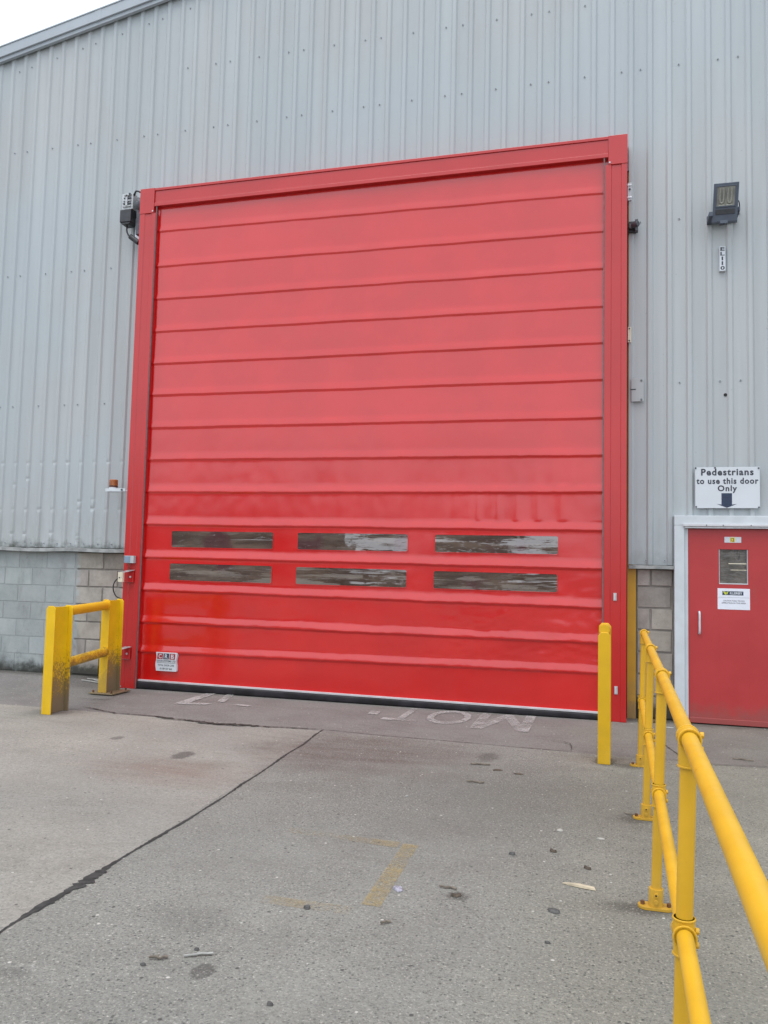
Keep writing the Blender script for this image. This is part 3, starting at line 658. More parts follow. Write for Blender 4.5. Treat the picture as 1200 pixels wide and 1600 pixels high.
def rowset(x):
    r=[]; prev=(ZT,0.0); 
    for i in range(14):
        z0=rz(i,x)+wrink(x,i)
        amp=(0.66+0.42*max(0,min(1,(3.4-z0)/1.6)))+0.18*mn.noise(Vector((x*2.0,i*5.1,0)))
        top=z0+PROF[0][0]
        for k in range(1,10): f=k/10; r.append((prev[0]+(top-prev[0])*f,0.0))
        for dz,b in PROF: r.append((z0+dz,b*amp))
        prev=(z0+PROF[-1][0],0.0)
    for k in range(1,9): f=k/8; r.append((prev[0]+(ZB-prev[0])*f,0.0))
    return [(ZT,0.0)]+r
cols=[]
for x in xs:
    rr=rowset(x); cols.append(len(rr))
    for z,b in rr:
        pin=min(1,(6.42-z)/0.5,(z-ZB)/0.25+0.15)
        vs.append((x,YCUR-b-soft(x,z)*max(0.1,pin),z))
nr=cols[0]
mb=MB(); mb.add(vs,[(i*nr+j+1,(i+1)*nr+j+1,(i+1)*nr+j,i*nr+j) for i in range(len(xs)-1) for j in range(nr-1)],'vinyl')
CU=mb.build('curtain',RD,smooth=50)
# slot windows
def pane(x0,x1,zt,zb,tl):
    r=0.022; nxp=36; nz=9; mb=MB()
    def outline(inset):
        pts=[]
        for (cx,cz,a0) in ((x1-r,zt-r,0),(x0+r,zt-r,90),(x0+r,zb+r,180),(x1-r,zb+r,270)):
            for k in range(5):
                a=math.radians(a0+22.5*k); pts.append((cx+(r-inset)*math.cos(a),cz+(r-inset)*math.sin(a)))
        # ring: also split long sides so the border follows the fabric
        res=[]
        for a,b in zip(pts,pts[1:]+pts[:1]):
            n=max(1,int(math.hypot(b[0]-a[0],b[1]-a[1])/0.06)); res+=[(a[0]+(b[0]-a[0])*k/n,a[1]+(b[1]-a[1])*k/n) for k in range(n)]
        return res
    tilt=lambda x,z: z+tl*(x-x0)
    Y=lambda x,z,o_: YCUR-soft(x,tilt(x,z))-o_
    a=outline(0.0); n=len(a)
    b=[((x0+x1)/2+(p[0]-(x0+x1)/2)*(1-0.016/(x1-x0)),(zt+zb)/2+(p[1]-(zt+zb)/2)*(1-0.016/(zt-zb))) for p in a]
    vs=[(p[0],Y(p[0],p[1],-0.001),tilt(*p)) for p in a]+[(p[0],Y(p[0],p[1],0.006),tilt(*p)) for p in a]+[(p[0],Y(p[0],p[1],0.006),tilt(*p)) for p in b]+[(p[0],Y(p[0],p[1],0.003),tilt(*p)) for p in b]
    fs=[]
    for q in range(3): fs+=[(q*n+i,q*n+(i+1)%n,(q+1)*n+(i+1)%n,(q+1)*n+i) for i in range(n)]
    mb.add(vs,fs,'vinyl')
    # clear sheet, a fine grid just inside the welded border
    gv=[];e=0.005
    for j in range(nz+1):
        for i in range(nxp+1):
            x=x0+e+(x1-x0-2*e)*i/nxp; z=zb+e+(zt-zb-2*e)*j/nz
            gv.append((x,Y(x,z,0.0036)+0.0016*mn.noise(Vector((x*2.0,z*14,3))),tilt(x,z)))
    mb.add(gv,[(j*(nxp+1)+i,j*(nxp+1)+i+1,(j+1)*(nxp+1)+i+1,(j+1)*(nxp+1)+i) for j in range(nz) for i in range(nxp)],'pane')
    return mb.build('window',CU,smooth=40)
for (x0,x1) in ((0.632,2.05),(2.36,3.762),(4.078,5.505)):
    pane(x0,x1,2.029-0.003*(x0-0.6),1.806-0.002*(x0-0.6),-0.002)
    pane(x0-0.01,x1-0.005,1.615-0.006*(x0-0.6),1.386-0.003*(x0-0.6),-0.004)
# maker's sticker on the curtain
def sticker():
    mb=MB(); x0,x1,z0,z1=0.505,0.795,0.245,0.478; y=0.028
    out_=[]
    for i in range(11):
        f=i/10; out_.append((x1+0.006*math.sin(f*9),z0+(z1-z0)*f))
    for i in range(11):
        f=1-i/10; out_.append((x0+0.006*math.sin(f*8+2),z0+(z1-z0)*f))
    mb.prism_y(out_,y,y+0.04,'sign')
    W3=(x1-x0-0.03)/3
    for k,(ch,m) in enumerate((('C','maroon'),('R','navy'),('B','maroon'))):
        a=x0+0.015+k*W3; mb.add([(a,y-0.001,0.392),(a+W3-0.008,y-0.001,0.392),(a+W3-0.002,y-0.001,0.465),(a+0.006,y-0.001,0.465)],[(0,1,2,3)],m)
        mb.text(ch,a+0.022,a+W3-0.022,0.402,0.456,y-0.002,'sign',bold=0.02)
    mb.text('DOOR SYSTEMS LTD',x0+0.012,x1-0.012,0.358,0.382,y-0.001,'ink',bold=0.03)
    mb.box(x0+0.012,x1-0.012,y-0.001,y+0.001,0.345,0.349,'ink')
    mb.text('TOTAL DOOR CARE',x0+0.03,x1-0.03,0.305,0.328,y-0.001,'ink',bold=0.02)
    mb.text('01189 327 464',x0+0.06,x1-0.06,0.262,0.286,y-0.001,'ink',bold=0.02)
    return mb.build('sticker',CU)
sticker()
# bottom bar
mb=MB(); mb.box(0.252,5.974,0.030,0.10,0.103,0.124,'alu'); mb.v=[(a,b,c-0.004-0.028*(a-0.252)/5.72) for a,b,c in mb.v]; mb.build('bottom_bar',RD,0.002)
mb=MB(); n=110; k=16; vs=[];fs=[]
for i in range(n+1):
    x=0.252+(5.974-0.252)*i/n
    for j in range(k):
        a=2*PI*j/k+PI/16; rr=1+0.10*mn.noise(Vector((x*3,j*2.0,1)))
        ca,sa=math.cos(a),math.sin(a); vs.append((x,0.068+0.046*math.copysign(abs(ca)**0.35,ca)*(0.92+0.08*rr),max(0.0035,min(0.1025,0.052+0.050*math.copysign(abs(sa)**0.45,sa))*(0.965-0.29*i/n))))
for i in range(n):
    for j in range(k): fs.append((i*k+j,i*k+(j+1)%k,(i+1)*k+(j+1)%k,(i+1)*k+j))
fs+=[tuple(range(k-1,-1,-1)),tuple(range(n*k,n*k+k))]
mb.add(vs,fs,'rubber'); mb.build('rubber_seal',RD,smooth=60)
# photocells in the right post
for zc,xc in ((1.349,6.115),(0.340,6.128)):
    mb=MB(); mb.box(xc-0.017,xc+0.017,-0.004,0.012,zc-0.042,zc+0.042,'greyplastic'); mb.box(xc-0.012,xc+0.004,-0.007,-0.0042,zc-0.034,zc+0.034,'alu'); mb.build('photocell',RD,0.002)
# control box, photocell brackets on the left post
mb=MB(); mb.box(0.032,0.170,-0.055,-0.001,1.598,1.692,'greyplastic'); mb.box(0.034,0.120,-0.058,-0.0553,1.605,1.685,'blueplastic'); mb.tube([(0.09,-0.03,1.597),(0.085,-0.02,1.55),(0.06,-0.01,1.50)],0.006,'rust'); mb.build('control_box',RD,0.004)
def bracket(zc):
    mb=MB(); mb.box(0.02,0.15,-0.006,-0.001,zc-0.075,zc+0.075,'red'); 
    mb.add([(0.02,-0.10,zc+0.055),(0.075,-0.10,zc+0.055),(0.165,-0.008,zc+0.088),(0.075,-0.008,zc+0.088),(0.02,-0.10,zc+0.051),(0.075,-0.10,zc+0.051),(0.165,-0.008,zc+0.083),(0.075,-0.008,zc+0.083)],[(0,1,2,3),(7,6,5,4),(0,4,5,1),(1,5,6,2),(2,6,7,3),(3,7,4,0)],'steel')
    mb.box(0.016,0.074,-0.105,-0.100,zc-0.068,zc+0.056,'steel')
    mb.add([(0.02,-0.10,zc-0.063),(0.075,-0.10,zc-0.063),(0.155,-0.008,zc-0.072),(0.075,-0.008,zc-0.072)],[(0,1,2,3)],'steel')
    mb.cyl((0.105,-0.008,zc-0.005),(0.105,-0.016,zc-0.005),0.013,'alu',12)
    return mb.build('photocell_bracket',RD,0.001)
b1=bracket(1.425); b2=bracket(0.445)
mb=MB(); mb.box(0.012,0.080,-0.145,-0.106,1.355,1.478,'cream'); mb.cyl((0.035,-0.145,1.41),(0.035,-0.148,1.41),0.009,'ink',10); mb.cyl((0.060,-0.145,1.415),(0.060,-0.147,1.415),0.007,'greyplastic',10); mb.build('photocell',b1,0.004)
mb=MB()
pts=[Vector((-0.008,0.10,1.42)),Vector((-0.06,0.06,1.43)),Vector((-0.14,0.03,1.36)),Vector((-0.165,0.03,1.26)),Vector((-0.13,0.06,1.16)),Vector((-0.05,0.12,1.125)),Vector((-0.006,0.16,1.13))]
def smoothpts(p,n=6):
    out_=[]
    for i in range(len(p)-1):
        a,b,c,d=p[max(i-1,0)],p[i],p[i+1],p[min(i+2,len(p)-1)]
        for k in range(n):
            t=k/n; out_.append(0.5*((2*b)+(c-a)*t+(2*a-5*b+4*c-d)*t*t+(3*b-a-3*c+d)*t**3))
    return out_+[p[-1]]
mb.tube(smoothpts(pts),0.008,'black'); mb.build('cable',RD,smooth=60)
mb=MB(); mb.tube(smoothpts([Vector((-0.02,0.22,2.02)),Vector((-0.055,0.16,1.95)),Vector((-0.05,0.15,1.80)),Vector((-0.03,0.15,1.62)),Vector((-0.018,0.15,1.5))]),0.009,'black'); mb.build('cable',RD,smooth=60)
# motor beside the top left corner
MT=MB(); MT.cyl((-0.012,0.10,6.46),(-0.11,0.10,6.46),0.115,'motor',24); MT.cyl((-0.11,0.10,6.46),(-0.15,0.10,6.46),0.085,'motor',24)
MT.box(-0.16,-0.012,0.05,0.20,6.05,6.40,'motor')
MT.box(-0.20,-0.05,0.10,0.22,5.98,6.30,'steel')
MO=MT.build('motor',RD,0.006,40); MO.location=(0.03,0.055,-0.025)
mb=MB(); mb.box(-0.37,-0.20,0.02,0.17,6.40,6.62,'junction')
for k in range(5): mb.box(-0.345+0.004*k,-0.225,0.0,0.0195,6.43+k*0.038,6.446+k*0.038,'motor' if k%2 else 'junction')
mb.box(-0.30,-0.27,-0.006,-0.0005,6.44,6.60,'junction'); mb.cyl((-0.285,-0.012,6.58),(-0.285,-0.0065,6.58),0.013,'ink',10); mb.cyl((-0.24,-0.008,6.60),(-0.24,0.019,6.60),0.015,'ink',10)
mb.build('junction_box',MO,0.004)
mb=MB(); mb.box(-0.372,-0.205,-0.01,0.16,6.215,6.385,'black'); mb.prism_y([(-0.372,6.2145),(-0.34,6.185),(-0.24,6.185),(-0.205,6.2145)],0.0,0.14,'black'); mb.build('brake_housing',MO,0.006)
mb=MB(); mb.tube(smoothpts([Vector((-0.30,0.06,6.19)),Vector((-0.295,0.06,6.10)),Vector((-0.25,0.07,6.03)),Vector((-0.17,0.08,5.98)),Vector((-0.10,0.10,5.92)),Vector((-0.03,0.15,5.87))]),0.011,'black'); mb.cyl((-0.25,0.07,6.04),(-0.13,0.09,5.95),0.035,'black',12)
mb.tube(smoothpts([Vector((-0.20,0.05,6.60)),Vector((-0.14,0.0,6.63)),Vector((-0.06,0.02,6.60)),Vector((-0.02,0.06,6.56))]),0.012,'black'); mb.build('cable',MO,smooth=60)

# ================================================================== small fittings on the wall
bc=thing('warning_beacon','small amber warning beacon on a white arm left of the red door','warning light',(-0.278,0.10,2.545))
mb=MB(); mb.box(-0.085,0.22,-0.05,0.05,-0.012,-0.006,'steel'); mb.box(-0.085,0.215,-0.055,-0.05,-0.012,0.030,'white'); mb.cyl((0.165,-0.056,0.01),(0.165,-0.062,0.01),0.014,'ink',10); mb.box(0.22,0.275,-0.05,0.05,-0.010,0.0,'steel'); mb.build('arm',bc,0.001)
mb=MB(); mb.cyl((0,0,-0.0055),(0,0,0.045),0.060,'white',24,0.058); mb.cyl((0,0,0.0455),(0,0,0.07),0.056,'amberdark',24); mb.build('base',bc,0.003,40)
mb=MB(); mb.cyl((0,0,0.0705),(0,0,0.150),0.056,'amber',24,0.052)
for k in range(5): mb.cyl((0,0,0.078+k*0.014),(0,0,0.084+k*0.014),0.0585,'amber',24)
mb.build('lens',bc,0.003,40)

FL=thing('floodlight','dark grey square floodlight on a bracket above the number strip','floodlight',(7.275,0.25,5.70),(0,0,0))
mb=MB()
mb.box(-0.128,0.128,-0.035,0.035,-0.205,0.205,'lampbody')
for k in range(9): mb.box(-0.11+k*0.026,-0.10+k*0.026,0.0355,0.07,-0.16,0.16,'lampbody')
bd=mb.build('housing',FL,0.026,None,4,(0,-0.20,0),(math.radians(14),math.radians(3.0),math.radians(-6)))
mb=MB(); 
for (a,b,c,d) in ((-0.105,0.105,0.165,0.178),(-0.105,0.105,-0.050,-0.037),(-0.105,-0.092,-0.0365,0.1645),(0.092,0.105,-0.0365,0.1645)): mb.box(a,b,-0.043,-0.036,c,d,'lampbody')
mb.build('bezel',bd,0.003)
mb=MB(); mb.box(-0.0915,0.0915,-0.0375,-0.0355,-0.0365,0.1645,'reflector')
for cx_ in (-0.04,0.04):
    mb.tube(smoothpts([Vector((cx_-0.018,-0.042,0.15)),Vector((cx_-0.018,-0.042,0.02)),Vector((cx_,-0.043,-0.008)),Vector((cx_+0.018,-0.042,0.02)),Vector((cx_+0.018,-0.042,0.15))]),0.009,'tubewhite',8)
    mb.box(cx_-0.03,cx_+0.03,-0.041,-0.0378,-0.034,-0.022,'lampglass')
mb.build('lamp',bd,smooth=40)
mb=MB(); mb.box(-0.10,0.10,-0.040,-0.0355,-0.125,-0.07,'black'); mb.build('sensor_strip',bd,0.003)
mb=MB(); mb.box(-0.17,-0.13,-0.20,0.02,-0.135,-0.085,'lampbody'); mb.box(0.13,0.15,-0.20,0.02,-0.10,-0.05,'lampbody'); mb.box(-0.17,0.15,0.02,0.028,-0.14,-0.04,'lampbody'); mb.box(-0.06,0.02,-0.215,-0.16,-0.235,-0.20,'lampbody'); mb.build('bracket',FL,0.003)
mb=MB(); mb.tube(smoothpts([Vector((0.12,-0.15,0.04)),Vector((0.15,-0.10,0.05)),Vector((0.17,-0.02,0.02)),Vector((0.175,0.04,0.0))]),0.006,'black'); mb.build('cable',FL,smooth=60); mb=MB(); mb.tube(smoothpts([Vector((-0.08,-0.20,-0.20)),Vector((-0.07,-0.20,-0.235)),Vector((-0.03,-0.20,-0.245)),Vector((0.0,-0.19,-0.225))]),0.006,'black'); mb.build('cable',FL,smooth=60)

def numberstrip():
    mb=MB(); x0,x1,z0,z1=7.236,7.298,5.012,5.292; y=0.2575
    mb.box(x0,x1,y,0.300,z0,z1,'sign')
    for i,ch in enumerate('EL110'):
        t=z1-0.008-i*0.0545; e=0.021 if ch=='1' else 0.008; mb.text(ch,x0+e,x1-e-(0.004 if ch=='1' else 0),t-0.043,t,y-0.001,'ink',bold=0.03)
    return tag(mb.build('number_strip'),'narrow white vertical strip of black characters EL110 under the floodlight','number sign')
numberstrip()
def sign():
    S=thing('sign','white rectangular sign for pedestrians with a black arrow above the small red door','sign',(6.968,0.256,2.345))
    mb=MB(); W,H=0.660,0.453; mb.box(0,W,-0.004,0.003,0,H,'sign'); mb.build('plate',S,0.0015)
    mb=MB(); y=-0.0052
    mb.text('Pedestrians',0.062,0.598,0.360,0.436,y,'ink',bold=0.031,space=1.16); mb.build('lettering',S)
    mb=MB(); mb.text('to use this door',0.014,0.646,0.266,0.334,y,'ink',bold=0.031,space=1.16); mb.build('lettering',S)
    mb=MB(); mb.text('Only',0.232,0.430,0.166,0.252,y,'ink',bold=0.031,space=1.16); mb.build('lettering',S)
    mb=MB(); mb.add([(0.27,y,0.165),(0.27,y,0.040),(0.222,y,0.046),(0.325,y,0.004),(0.428,y,0.046),(0.378,y,0.040),(0.378,y,0.165)],[(0,1,2,3,4,5,6)],'navy'); mb.build('arrow',S)
    for (x,z) in ((0.006,0.444),(0.648,0.438),(0.010,0.014),(0.648,0.010),(0.206,0.446)):
        mb=MB(); mb.cyl((x,-0.0045,z),(x,-0.010,z),0.009,'ink',10); mb.build('screw',S)
sign()
def onwall(name,label,cat,x0,x1,y0,y1,z0,z1,m,extra=None,bevel=0.003):
    mb=MB(); mb.box(x0,x1,y0,y1,z0,z1,m)
    if extra: extra(mb)
    return tag(mb.build(name,None,bevel),label,cat)
def ex(mb):
    for z in (5.955,6.10): mb.box(6.243,6.294,0.258,0.2645,z,z+0.02,'steel')
    mb.cyl((6.270,0.263,6.06),(6.270,0.256,6.06),0.012,'ink',10)
onwall('hinge_bracket','white metal hinge bracket high beside the right post of the red door','bracket',6.246,6.290,0.265,0.304,5.93,6.14,'white',ex)
def ex(mb):
    mb.cyl((6.268,0.262,4.41),(6.268,0.256,4.41),0.009,'ink',10); mb.cyl((6.268,0.262,4.27),(6.268,0.256,4.27),0.009,'ink',10)
onwall('junction_box','slim cream junction box halfway up beside the right post of the red door','junction box',6.25,6.288,0.2625,0.304,4.25,4.43,'cream',ex)
def ex(mb):
    mb.box(6.327,6.36,0.17,0.246,5.52,5.66,'motor'); mb.cyl((6.30,0.20,5.60),(6.36,0.16,5.60),0.035,'motor',12); mb.box(6.26,6.30,0.20,0.30,5.57,5.62,'motor')
onwall('limit_switch','small black switch unit sticking out from the right post of the red door','switch',6.255,6.345,0.247,0.304,5.54,5.67,'black',ex,0.006)
def ex(mb):
    mb.cyl((6.40,0.255,3.80),(6.40,0.249,3.80),0.012,'screw',10); mb.cyl((6.40,0.255,3.58),(6.40,0.249,3.58),0.012,'screw',10); mb.box(6.28,6.34,0.2495,0.2545,3.695,3.705,'ink')
onwall('cover_plate','flat grey cover plate screwed over the cladding beside the red door','plate',6.29,6.425,0.255,0.2605,3.56,3.83,'clad',ex,0.002)

# ================================================================== PEDESTRIAN DOOR
PD=thing('pedestrian_door','small red pedestrian door in a white frame at the right','door',(6.745,0.30,0))
FW=1.20
mb=MB()
mb.box(0,0.105,-0.105,0.04,0.003,2.150,'white'); mb.box(FW-0.105,FW,-0.105,0.04,0.003,2.150,'white'); mb.box(0,FW,-0.106,0.04,2.1505,2.258,'white')
mb.box(0.1055,0.145,-0.070,0.04,0.003,2.118,'white'); mb.box(FW-0.145,FW-0.1055,-0.070,0.04,0.003,2.118,'white')
mb.build('frame',PD,0.005)
mb=MB(); mb.box(0.09,FW-0.09,-0.128,-0.1065,2.140,2.165,'alu'); mb.box(0.1055,FW-0.1055,-0.1055,-0.06,2.1185,2.1395,'steel')
for x in (0.33,0.50,0.78,1.0): mb.cyl((x,-0.128,2.153),(x,-0.133,2.153),0.007,'screw',8)
mb.build('weather_strip',PD,0.002)
mb=MB(); wx0,wx1,wz0,wz1=0.462,0.756,1.515,1.898
lx0,lx1,lz0,lz1=0.1475,FW-0.1475,0.010,2.116
for (a,b,c,d) in ((lx0,wx0,lz0,lz1),(wx1,lx1,lz0,lz1),(wx0+0.0003,wx1-0.0003,lz0,wz0),(wx0+0.0003,wx1-0.0003,wz1,lz1)): mb.box(a,b,-0.052,-0.006,c,d,'doorred')
LF=mb.build('leaf',PD)
mb=MB(); mb.box(lx0+0.002,lx1-0.002,-0.066,-0.0525,0.012,0.070,'doorred'); mb.build('kick_rail',LF,0.004)
mb=MB(); mb.box(wx0-0.004,wx1+0.004,-0.0555,-0.0525,wz1-0.004,wz1+0.006,'doorred'); mb.box(wx0+0.001,wx1-0.001,-0.054,-0.030,wz0+0.0005,wz0+0.012,'alu'); mb.box(wx0+0.001,wx0+0.008,-0.050,-0.030,wz0+0.0125,wz1-0.001,'greyplastic'); mb.box(wx1-0.010,wx1-0.001,-0.050,-0.030,wz0+0.0125,wz1-0.001,'greyplastic')
mb.build('window_bead',LF)
def m_doorglass():
    n=NB('dark_wired_glass'); z=n.xyz(2); x=n.xyz(0)
    c=n.mix(n.rng(n.noise(6,5,0.6),0.35,0.65),(0.085,0.078,0.070),(0.15,0.135,0.12))
    c=n.mix(n.rng(n.noise(9,5,0.7,n.vec((1,1,0.5))),0.56,0.64,0,0.7),c,(0.035,0.034,0.033))
    b=n.bump(n.noise(5,4,0.6,n.vec((1,1,2))),0.5,0.012)
    return n.fin(c,0.06,0,b,1.5,0.5)
M['doorglass']=m_doorglass()
mb=MB(); mb.box(wx0+0.0002,wx1-0.0002,-0.034,-0.026,wz0+0.0002,wz1-0.0002,'doorglass')
mb.box(wx0+0.10,wx1-0.011,-0.036,-0.0345,1.735,1.745,'cream'); mb.box(wx0+0.12,wx1-0.011,-0.036,-0.0345,1.668,1.674,'cream')
mb.build('window',LF)
mb=MB(); mb.tube(smoothpts([Vector((0.258,-0.053,1.205)),Vector((0.258,-0.095,1.195)),Vector((0.258,-0.10,1.09)),Vector((0.258,-0.095,0.985)),Vector((0.258,-0.053,0.975))],5),0.011,'white',10); mb.build('handle',LF,smooth=60)
mb=MB(); mb.box(0.52,0.690,-0.0545,-0.0525,1.968,2.030,'sign'); mb.box(0.578,0.625,-0.0556,-0.0546,1.974,2.024,'plateyel'); mb.text('12',0.584,0.620,1.980,2.018,-0.0566,'ink',bold=0.02); mb.build('number_plate',LF)
mb=MB(); nx0,nx1,nz0,nz1=0.447,0.772,1.243,1.470
mb.box(nx0,nx1,-0.0540,-0.0525,nz0,nz1,'paper'); mb.box(nx0+0.048,nx1-0.065,-0.0549,-0.0541,1.398,1.440,'navy')
mb.text('ILLERBY',nx0+0.125,nx1-0.075,1.406,1.432,-0.0556,'sign',bold=0.03)
mb.add([(nx0+0.055,-0.0556,1.436),(nx0+0.075,-0.0556,1.402),(nx0+0.088,-0.0556,1.402),(nx0+0.094,-0.0556,1.418),(nx0+0.100,-0.0556,1.402),(nx0+0.112,-0.0556,1.450),(nx0+0.10,-0.0556,1.432),(nx0+0.085,-0.0556,1.424),(nx0+0.072,-0.0556,1.436)],[(0,1,2,3,8),(3,4,5,6,7)],'leaf')
mb.box(nx0+0.004,nx1-0.004,-0.0547,-0.0541,1.372,1.374,'greytext')
mb.text('CAUTION FORK TRUCKS',nx0+0.055,nx1-0.055,1.330,1.345,-0.0552,'greytext',bold=0.02)
mb.text('OPERATING IN THIS AREA',nx0+0.04,nx1-0.04,1.306,1.321,-0.0552,'greytext',bold=0.02)
mb.build('notice',LF)

# ================================================================== GUARDS
def hsection(mb,w_,d,h,t,m,cx_=0,cy_=0,z0=0.0,ch=0.03,htop=None,front=None):
    # flanges face -y/+y, with clipped top corners; web between
    hb=htop or h
    for (ya,yb,hh) in ((cy_-d/2,cy_-d/2+t,h),(cy_+d/2-t,cy_+d/2,hb)):
        mb.prism_y([(cx_-w_/2,z0),(cx_+w_/2,z0),(cx_+w_/2,hh-ch),(cx_+w_/2-ch*0.8,hh),(cx_-w_/2+ch*0.8,hh),(cx_-w_/2,hh-ch)],ya,yb,front if (front and ya<cy_) else m)
    mb.box(cx_-t*0.4,cx_+t*0.4,cy_-d/2+t,cy_+d/2-t,z0,min(h,hb)-0.012,m)
BR=thing('crash_barrier','yellow two post crash barrier with two tube rails left of the red door','barrier',(0.400,-1.775,0))
BX,BY=-0.25,1.345
mb=MB(); hsection(mb,0.112,0.30,1.125,0.014,'baryel',front='barclean'); mb.build('post',BR,0.004)
mb=MB(); hsection(mb,0.112,0.30,1.148,0.014,'baryel',BX,BY,0.028,front='barmid'); P2=mb.build('post',BR,0.004)
mb=MB(); mb.box(BX-0.16,BX+0.17,BY-0.19,BY+0.20,0.012,0.0275,'baryel')
for (x,y) in ((-0.12,-0.15),(0.13,-0.15),(0.13,0.16)): mb.cyl((BX+x,BY+y,0.0275),(BX+x,BY+y,0.055),0.013,'rust',8)
mb.build('base_plate',P2,0.003)
for z,m in ((1.062,'bartube'),(0.500,'bartubelow')):
    p0=Vector((-0.005,0.1505,z)); p1=Vector((BX+0.008,BY-0.1505,z+0.016)); d_=(p1-p0).normalized()
    mb=MB(); mb.cyl(p0,p1,0.054,m,28); mb.cyl(p1-d_*0.03,p1,0.059,m,28); mb.build('rail',BR,smooth=40)
BO=thing('bollard','lemon yellow steel guard post standing before the right post of the red door','bollard',(6.0135,-1.985,0),(0,0,math.radians(-1)))
mb=MB(); hsection(mb,0.104,0.24,1.098,0.012,'bollyel',0,0,0.0,0.03,1.165); mb.build('post',BO,0.005)
mb=MB(); mb.cyl((0,-0.108,1.117),(0,0.107,1.117),0.043,'bollyel',24); mb.build('cap',BO,smooth=40)

HR=thing('handrail','long yellow tubular handrail with two rails running towards the small red door','handrail',(6.3325,-2.065,0),(0,0,-0.014))
RA=0.0242
ys=[0.0,-1.536,-3.025,-4.624,-6.55,-8.1]
LEAN=-0.030
def rtube(mb,p0,p1,r): mb.cyl(p0,p1,r,'railyel',28)
for i,y in enumerate(ys):
    P=MB(); rtube(P,(LEAN,y,0.012),(0,y,1.09),RA); po=P.build('post',HR,smooth=40)
    fo=MB(); n=24
    poly=[]
    for k in range(n):
        a=2*PI*k/n; cxk=0.042 if math.cos(a)>0 else -0.042
        poly.append((LEAN+cxk+0.040*math.cos(a),y+0.040*math.sin(a)))
    fo.prism_z(poly,0.002,0.014,'railyel'); fo.cyl((LEAN,y,0.0142),(LEAN+0.002,y,0.095),0.0335,'railyel',24)
    fo.cyl((LEAN,y-0.033,0.040),(LEAN,y-0.041,0.040),0.010,'railyel',10); fo.cyl((LEAN+.001,y-0.033,0.072),(LEAN+.001,y-0.041,0.072),0.010,'railyel',10); fo.cyl((LEAN,y-0.0412,0.072),(LEAN,y-0.0416,0.072),0.005,'hole',8)
    for sx in (-1,1): fo.cyl((LEAN+sx*0.060,y,0.0142),(LEAN+sx*0.060,y,0.030),0.010,'rust',8)
    fo.build('base_flange',po,0.002,40)
    for z in (0.538,1.10):
        x=LEAN*(1-z/1.1)
        c=MB(); lo,hi=(z-0.062,z+0.045) if z<1 else (z-0.085,z+0.0)
        c.cyl((x,y,lo),(x,y,hi),0.0310,'railyel',24)
        c.cyl((x,y-0.038,z),(x,y+(0.038 if i else 0.030),z),0.0315,'railyel',24)
        for yy in (y-0.038,y+(0.032 if i else 0.024)): c.cyl((x,yy,z),(x,yy+0.006,z),0.0345,'railyel',24)
        for zz in ((lo,hi-0.006) if z<1 else (lo,)): c.cyl((x,y,zz),(x,y,zz+0.006),0.0335,'railyel',24)
        c.cyl((x+0.030,y-0.006,z+0.012),(x+0.041,y-0.006,z+0.012),0.010,'railyel',8); c.cyl((x+0.030,y+0.004,z-0.032),(x+0.041,y+0.004,z-0.032),0.010,'railyel',8)
        c.build('clamp',po,0.0015,40)
for z in (0.538,1.10):
    x=LEAN*(1-z/1.1); mb=MB(); rtube(mb,(x,0.028,z),(x,ys[-1]-0.06,z),RA); 
    if z>1: mb.cyl((x,0.0302,z),(x,0.036,z),0.020,'white',16)
    mb.build('rail',HR,smooth=40)

# ================================================================== LITTER
def chip(name,label,cat,x,y,L,W,H,rot,m,n=9,seed=0,group=None,curl=0.0):
    rnd=random.Random(seed); mb=MB(); ring=[]; L*=0.88; W*=0.85; H*=0.65
    for k in range(n):
        a=2*PI*k/n; r=rnd.uniform(0.72,1.1); ring.append((L/2*r*math.cos(a),W/2*r*math.sin(a)))
    vs=[(p[0],p[1],0) for p in ring]+[(p[0]*0.8,p[1]*0.8,H*rnd.uniform(0.6,1.0)+curl*(p[0]/(L/2))**2) for p in ring]+[(0,0,H*1.02)]
    fs=[tuple(range(n-1,-1,-1))]+[(k,(k+1)%n,(k+1)%n+n,k+n) for k in range(n)]+[(k+n,(k+1)%n+n,2*n) for k in range(n)]
    group=group or {'stone':'stones lying on the yard','dead_leaf':'dead leaves on the yard','paper_scrap':'scraps of litter on the yard'}[name]
    mb.add(vs,fs,m); o=mb.build(name,None,loc=(x,y,gz(x,y)+0.002),rot=(0,0,math.radians(rot)))
    return tag(o,label,cat,group)
def twig(label,x,y,L,r,rot,seed,m='twig',name='twig',cat='twig',kink=0.15):
    rnd=random.Random(seed); pts=[]
    for k in range(6):
        t=k/5-0.5; pts.append(Vector((L*t,L*kink*rnd.uniform(-0.5,0.5),r+0.002+0.004*rnd.random())))
    mb=MB(); mb.tube(smoothpts(pts,3),r,m,6); mb.cyl(pts[2],pts[2]+Vector((L*0.14,L*0.10,0.004)),r*0.7,m,5)
    o=mb.build(name,None,loc=(x,y,gz(x,y)),rot=(0,0,math.radians(rot)),smooth=60)
    return tag(o,label,cat,'twigs and sticks on the yard')
mb=MB(); mb.add([(-0.085,-0.004,0.002),(-0.05,-0.016,0.002),(0.03,-0.020,0.002),(0.088,-0.016,0.002),(0.075,0.010,0.002),(0.0,0.008,0.002),(-0.06,0.004,0.002)]+[(-0.083,-0.002,0.006),(-0.05,-0.014,0.012),(0.03,-0.018,0.013),(0.083,-0.014,0.010),(0.073,0.008,0.010),(0.0,0.006,0.014),(-0.06,0.003,0.009)],
 [(6,5,4,3,2,1,0),(7,8,9,10,11,12,13)]+[(i,(i+1)%7,(i+1)%7+7,i+7) for i in range(7)],'wood')
tag(mb.build('wood_splinter',None,loc=(5.90,-4.93,0.001),rot=(0,0,math.radians(-12))),'long pale wood splinter on the concrete left of the handrail','wood scrap')
